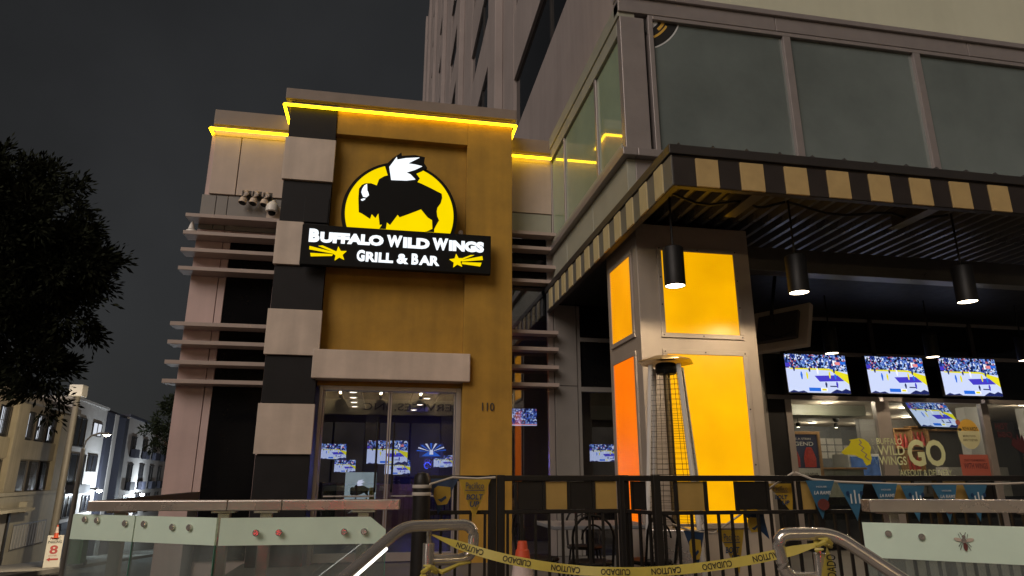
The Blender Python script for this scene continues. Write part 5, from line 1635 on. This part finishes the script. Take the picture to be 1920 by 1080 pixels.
FB(ob_, 0, 0.9, 1.7, -0.3, -0.002, 0.0, 0.5, "meter_box", M['cream_wall'])
# white apartment building
wb = fthing("white_apartments", "white stucco apartment block with one lit window across the street", "building", 0)
FB(wb, 0, 7.8, 15.0, 0.3, 12, -4, 6.0, "wall", M['white_wall'])
FB(wb, 0, 7.7, 15.1, 0.2, 12.1, 6.001, 6.15, "coping", M['white_wall'])
wins = [(12.0, 14.0, 4.2, 4.95, True), (8.4, 10.4, 3.4, 5.0, False), (12.1, 14.1, 2.0, 2.95, False), (8.4, 11.4, 1.2, 2.9, False), (8.6, 10.2, -0.6, 0.6, False), (12.2, 13.8, -0.4, 0.5, False)]
for a, b, z0, z1, lit in wins:
    w = FB(wb, 0, a, b, 0.27, 0.299, z0, z1, "window", M['window_lit' if lit else 'far_window'])
    f_ = MB().box(a - .06, a, 0.23, 0.31, z0 - .06, z1 + .06).box(b, b + .06, 0.23, 0.31, z0 - .06, z1 + .06).box((a + b) / 2 - .03, (a + b) / 2 + .03, 0.23, 0.2695, z0, z1).box(a, b, 0.23, 0.31, z1, z1 + .06).box(a, b, 0.23, 0.31, z0 - .06, z0)
    f_.build("frame", M['dark_frame'], w, local=True)
FB(wb, 0, 8.5, 11.3, -0.3, 0.299, 0.7, 1.19, "balcony", M['navy_wall'], bevel=0.02)
lw_ = FB(wb, 0, 7.9, 11.5, 0.0, 0.299, -4, -0.9, "base_wall", M['navy_wall'])
for zz in range(8):
    MB().box(7.9, 11.5, -0.02, -0.0005, -3.2 + zz * .28, -3.02 + zz * .28).build("siding_board", M['navy_wall'], lw_, local=True)
# stair tower
stt = fthing("stair_block", "narrow slate and white stair block between the white apartments", "building", 0)
FB(stt, 0, 15.1, 21.4, 1.2, 10, -4, 5.4, "wall", M['white_wall'])
for a, b, m in ((15.3, 16.8, 'navy_wall'), (17.0, 18.0, 'white_wall'), (20.2, 21.3, 'navy_wall')):
    FB(stt, 0, a, b, 0.2, 1.199, -4, 5.9, "pier", M[m])
for z in (0.2, 2.2, 4.2):
    w = FB(stt, 0, 18.1, 20.1, 0.7, 1.199, z, z + 1.0, "balcony", M['navy_wall'])
FB(stt, 0, 15.0, 21.4, 0.4, 10, 5.901, 6.1, "roof", M['navy_wall'])
MB().tube([(17.5, 3, 6.1), (17.5, 3, 7.0)], .08, 8).tube([(16.9, 3, 6.8), (18.1, 3, 6.8)], .05, 6).build("antenna", M['dark_frame'], stt, local=True)
# far apartments
fa = fthing("far_apartments", "pale apartment block with tall dark windows beyond the stair block", "building", 0)
FB(fa, 0, 21.6, 44, 0.3, 12, -5, 6.1, "wall", M['white_wall'])
FB(fa, 0, 21.5, 44, 0.2, 12.1, 6.101, 6.3, "coping", M['navy_wall'])
for cx_ in (25.4, 29.8, 34.2, 38.4):
    for (z0, z1) in ((3.2, 4.7), (0.7, 2.6), (-1.3, 0.2)):
        w = FB(fa, 0, cx_ - 2.0, cx_ - 0.2, 0.26, 0.299, z0, z1, "window", M['far_window'])
        MB().box(cx_ - 1.14, cx_ - 1.06, 0.22, 0.2595, z0, z1).box(cx_ - 2.08, cx_ - .12, 0.22, 0.2595, z1, z1 + .07).box(cx_ - 2.08, cx_ - .12, 0.22, 0.2595, z0 - .07, z0).build("frame", M['dark_frame'], w, local=True)
        if z0 > 0.5:
            FB(fa, 0, cx_ - 1.95, cx_ - 0.25, -0.1, 0.2, z0 - .1, z0 + .55, "balcony", M['navy_wall'])
def wall_lamp(label, s, z, e):
    p = FM @ Vector((s, -0.25, 0))
    t = thing("wall_lamp", label, "wall lamp", (p.x, p.y, z), (0, 0, FROT), "bright white wall lamps on the apartments")
    MB().box(-.12, .12, 0.05, 0.25 + .3, -.02, .12).build("housing", M['dark_frame'], t, local=True)
    MB().lathe([(0, -.17), (.11, -.14), (.16, -.05), (.16, 0), (0, 0)], (0, -0.02, -.03), n=12).build("lens", M['white_lamp'], t, local=True, smooth=True)
    ld = bpy.data.lights.new("lamp", 'POINT')
    ld.energy = e
    ld.color = (0.82, 0.92, 1.0)
    ld.shadow_soft_size = 0.08
    lo = bpy.data.objects.new("lamp", ld)
    COL.objects.link(lo)
    lo.parent = t
    lo.location = (0, -1.15, -0.15)
    return t
wall_lamp("bright bluish wall lamp low on the white apartment block", 13.6, 1.0 - 0.15, 650)
wall_lamp("bright white wall lamp on the far apartment block", 27.5, 0.3, 600)

# poles
up_ = thing("utility_pole", "plain slim pole with a small pale box on top beside the ochre building", "pole", (-13.72, 33.4, gz(33.4)))
MB().tube([(-13.72, 33.4, gz(33.4) - .2), (-13.72, 33.4, 5.1)], [0.16, 0.12], 12).build("shaft", M['pole'], up_, smooth=True)
B(-14.0, -13.44, 33.1, 33.7, 5.101, 5.62).build("box", M['white'], up_, bevel=0.03)
sl = thing("street_lamp", "lit street lamp on a curved arm beside the utility pole", "street lamp", (-10.6, 27.0, gz(27)))
MB().tube([(-10.6, 27.0, gz(27) - .2), (-10.6, 27.0, 2.6)], [.10, .07], 10).build("shaft", M['pole'], sl, smooth=True)
MB().tube([(-10.6, 27, 2.55), (-10.56, 27, 2.85), (-10.4, 27, 3.05), (-10.15, 27, 3.14), (-9.95, 27, 3.13)], .032, 8).build("arm", M['pole'], sl, smooth=True)
MB().lathe([(0, .08), (.09, .06), (.15, .0), (.15, -.015), (0, -.015)], (-9.9, 27, 3.10), n=14).build("lamp_head", M['pole'], sl, smooth=True)
MB().lathe([(0, -.075), (.075, -.06), (.12, -.016), (0, -.016)], (-9.9, 27, 3.10), n=14).build("lens", M['street_lamp'], sl, smooth=True)
ld = bpy.data.lights.new("lamp", 'SPOT')              # forward throwing street lantern
ld.energy = 2100
ld.color = (1.0, 0.84, 0.58)
ld.shadow_soft_size = 0.1
ld.spot_size = R(88)
ld.spot_blend = 0.35
lo = bpy.data.objects.new("lamp", ld)
COL.objects.link(lo)
lo.parent = sl
lo.location = Vector((-9.9, 27.0, 2.98)) - Vector(sl.location)
lo.rotation_euler = (Vector((-9.9, 27.0, 2.98)) - Vector((-15.2, 34.0, 0.2))).to_track_quat('Z', 'Y').to_euler()

# ================================================================== TREES
def tree(label, base, top, blobs, leaf_n, leaf_s, m, seed, trunk_r=0.25, dens=26):
    rnd = random.Random(seed)
    t = thing("tree", label, "tree", base)
    tr = MB()
    b, tp = Vector(base), Vector(top)
    tr.tube([b, b.lerp(tp, .35) + Vector((.1, 0, 0)), b.lerp(tp, .7) + Vector((-.1, .1, 0)), tp], [trunk_r, trunk_r * .8, trunk_r * .55, trunk_r * .3], 10)
    for c, r in blobs:
        c = Vector(c)
        s_ = b.lerp(tp, .75)
        mid_ = s_.lerp(c, .55) + Vector((0, 0, .2))
        tr.tube([s_, mid_, c], [trunk_r * .4, trunk_r * .22, trunk_r * .06], 6)
    tr.build("trunk", M['bark'], t, smooth=True)
    mb = MB()
    for c, r in blobs:
        c = Vector(c)
        ncl = max(6, int(dens * r * r))
        for _ in range(ncl):
            d = Vector((rnd.gauss(0, 1), rnd.gauss(0, 1), rnd.gauss(0, 1))).normalized()
            rad = r * (0.35 + 0.72 * rnd.random() ** 0.5)
            cc = c + Vector((d.x * rad, d.y * rad, d.z * rad * .85))
            axis = (d + Vector((rnd.uniform(-.5, .5), rnd.uniform(-.5, .5), rnd.uniform(-.7, .3)))).normalized()
            cr_ = rnd.uniform(.18, .42)
            for _ in range(leaf_n):
                dv = Vector((rnd.gauss(0, 1), rnd.gauss(0, 1), rnd.gauss(0, 1))).normalized()
                q = cc + dv * cr_ * rnd.random() + axis * rnd.random() * cr_ * 1.3
                l_ = (dv + axis * 0.9).normalized()
                sd = l_.cross(Vector((rnd.gauss(0, 1), rnd.gauss(0, 1), rnd.gauss(0, 1)))).normalized()
                ls = leaf_s * rnd.uniform(.6, 1.4)
                mb.add([q, q + l_ * ls * .5 + sd * ls * .17, q + l_ * ls, q + l_ * ls * .5 - sd * ls * .17], [(0, 1, 2, 3)])
    me = bpy.data.meshes.new("crown")
    o = Vector(base)
    me.from_pydata([Vector(p) - o for p in mb.v], [], mb.f)
    me.materials.append(m)
    ob = bpy.data.objects.new("crown", me)
    COL.objects.link(ob)
    ob.parent = t
    return t
tree("large dark leafy tree hanging over the street at the picture's left edge", (-11.2, 18.4, gz(18.4)), (-10.6, 18.0, 6.4),
     [((-10.2, 18, 8.2), 1.5), ((-9.0, 17.6, 8.1), 1.15), ((-9.3, 18.2, 6.9), 1.5), ((-8.4, 17.8, 6.9), 1.1), ((-7.95, 17.9, 6.7), 0.7), ((-10.6, 18.3, 6.6), 1.7), ((-8.3, 18.2, 5.8), 1.0), ((-9.5, 17.8, 5.6), 1.2),
      ((-8.95, 18, 4.7), 0.85), ((-9.9, 18, 4.6), 0.75), ((-8.35, 18.0, 4.15), 0.55), ((-8.2, 18, 3.55), 0.42), ((-10.9, 18, 5.4), 1.1), ((-11.6, 18.2, 7.4), 1.8)], 90, 0.16, M['leaf'], 3, 0.3, 52)
tree("small dark tree between the far apartments and the louvered wing", (-13.0, 47.0, gz(47)), (-13.0, 47, 5.0),
     [((-13.4, 47, 5.9), 0.65), ((-13.7, 47, 4.9), 0.75), ((-14.6, 46.8, 4.3), 0.5), ((-14.2, 47, 3.7), 0.6), ((-13.4, 47, 3.9), 0.8), ((-13.0, 47, 6.2), .7)], 40, 0.28, M['leaf_dark'], 5, 0.2)

# ================================================================== the block across the street behind the camera (seen in the glass)
ops = thing("opposite_building", "stone fronted office block across the street with lit shop windows and sign band", "building", (4, -16, 0))
M['shop_glow'] = emit("lit_shop_window", (1.0, 0.80, 0.58), 0.09, var=0.6, scale=0.5)
B(-26, 34, -17.5, -16.2, 0, 13).build("wall", M['brown_wall'], ops)
for x in range(-25, 34, 4):
    B(x, x + 0.7, -16.199, -15.9, 0, 4.8).build("pilaster", M['cream_wall'], ops)
    w = B(x + 0.75, x + 3.95, -16.19, -16.15, 0.6, 4.4).build("shop_window", M['shop_glow'], ops)
    B(x + 2.3, x + 2.4, -16.149, -16.1, 0.6, 4.4).build("mullion", M['dark_frame'], w)
    w = B(x + 1.2, x + 3.5, -16.19, -16.15, 8.0, 10.2).build("window", M['far_window'], ops)
B(-26, 34, -16.199, -15.8, 4.801, 5.6).build("sign_band", M['cream_wall'], ops)
B(-26, 34, -16.199, -15.7, 6.5, 6.9).build("cornice", M['cream_wall'], ops)
tx = MB()
text_into(tx, "THOR SERVICES, INC", -1.2, 6.4, 4.98, 5.42, 0, 0.0, mtx=Matrix.Translation((0, -15.79, 0)), flip=True)
tx.build("lettering", M['dark_frame'], ops)
for k in range(7):
    xx = -4.5 + 2.1 * k
    lp = MB().lathe([(0.0, 0), (0.07, 0), (0.09, 0.14), (0.0, 0.14)], (xx, -15.6, 5.62), n=10).build("uplight", M['dark_frame'], ops)
    ld = bpy.data.lights.new("lamp", 'POINT')
    ld.energy = 95
    ld.color = (1.0, 0.76, 0.42)
    ld.shadow_soft_size = 0.05
    lo = bpy.data.objects.new("lamp", ld)
    COL.objects.link(lo)
    lo.parent = ops
    lo.location = Vector((xx, -15.55, 5.9)) - Vector(ops.location)

# ================================================================== parked car behind the camera (its tail lights glint in the steel)
car = thing("parked_car", "dark parked car with glowing red tail lights on the street", "car", (-2.2, -12, -0.12))
prof = [(-2.1, .30), (2.1, .30), (2.15, .75), (1.95, .88), (1.05, .95), (.45, 1.38), (-1.0, 1.42), (-1.7, 1.0), (-2.1, .92)]
cm = Matrix.Translation((-2.2, -12, -0.12)) @ Matrix.Rotation(R(-90), 4, 'Z')
M['car_paint'] = mat("dark_car_paint", (0.02, 0.02, 0.025), 0.25, metal=0.2, var=0.05)
M['tail'] = emit("tail_light_lens", (1.0, 0.03, 0.05), 30.0)
MB().prism(prof, -0.88, 0.88, cm).build("body", M['car_paint'], car, bevel=0.05)
for sd in (-0.9, 0.885):
    MB().prism([(.9, 1.0), (.42, 1.32), (-.95, 1.36), (-1.5, 1.02)], sd, sd + 0.015, cm).build("window", M['dark_glass'], car)
    for wx in (-1.3, 1.35):
        w = MB().tube([cm @ Vector((wx, sd - .06, .32)), cm @ Vector((wx, sd + .10, .32))], .32, 18).build("wheel", M['black'], car)
for sd in (-.78, .5):
    MB().box(-2.13, -2.101, sd, sd + .28, .62, .80, cm).build("tail_light", M['tail'], car)
    ld = bpy.data.lights.new("lamp", 'POINT')
    ld.energy = 4
    ld.color = (1.0, 0.05, 0.06)
    ld.shadow_soft_size = 0.12
    lo = bpy.data.objects.new("lamp", ld)
    COL.objects.link(lo)
    lo.parent = car
    lo.location = cm @ Vector((-2.4, sd + .14, .72)) - Vector(car.location)
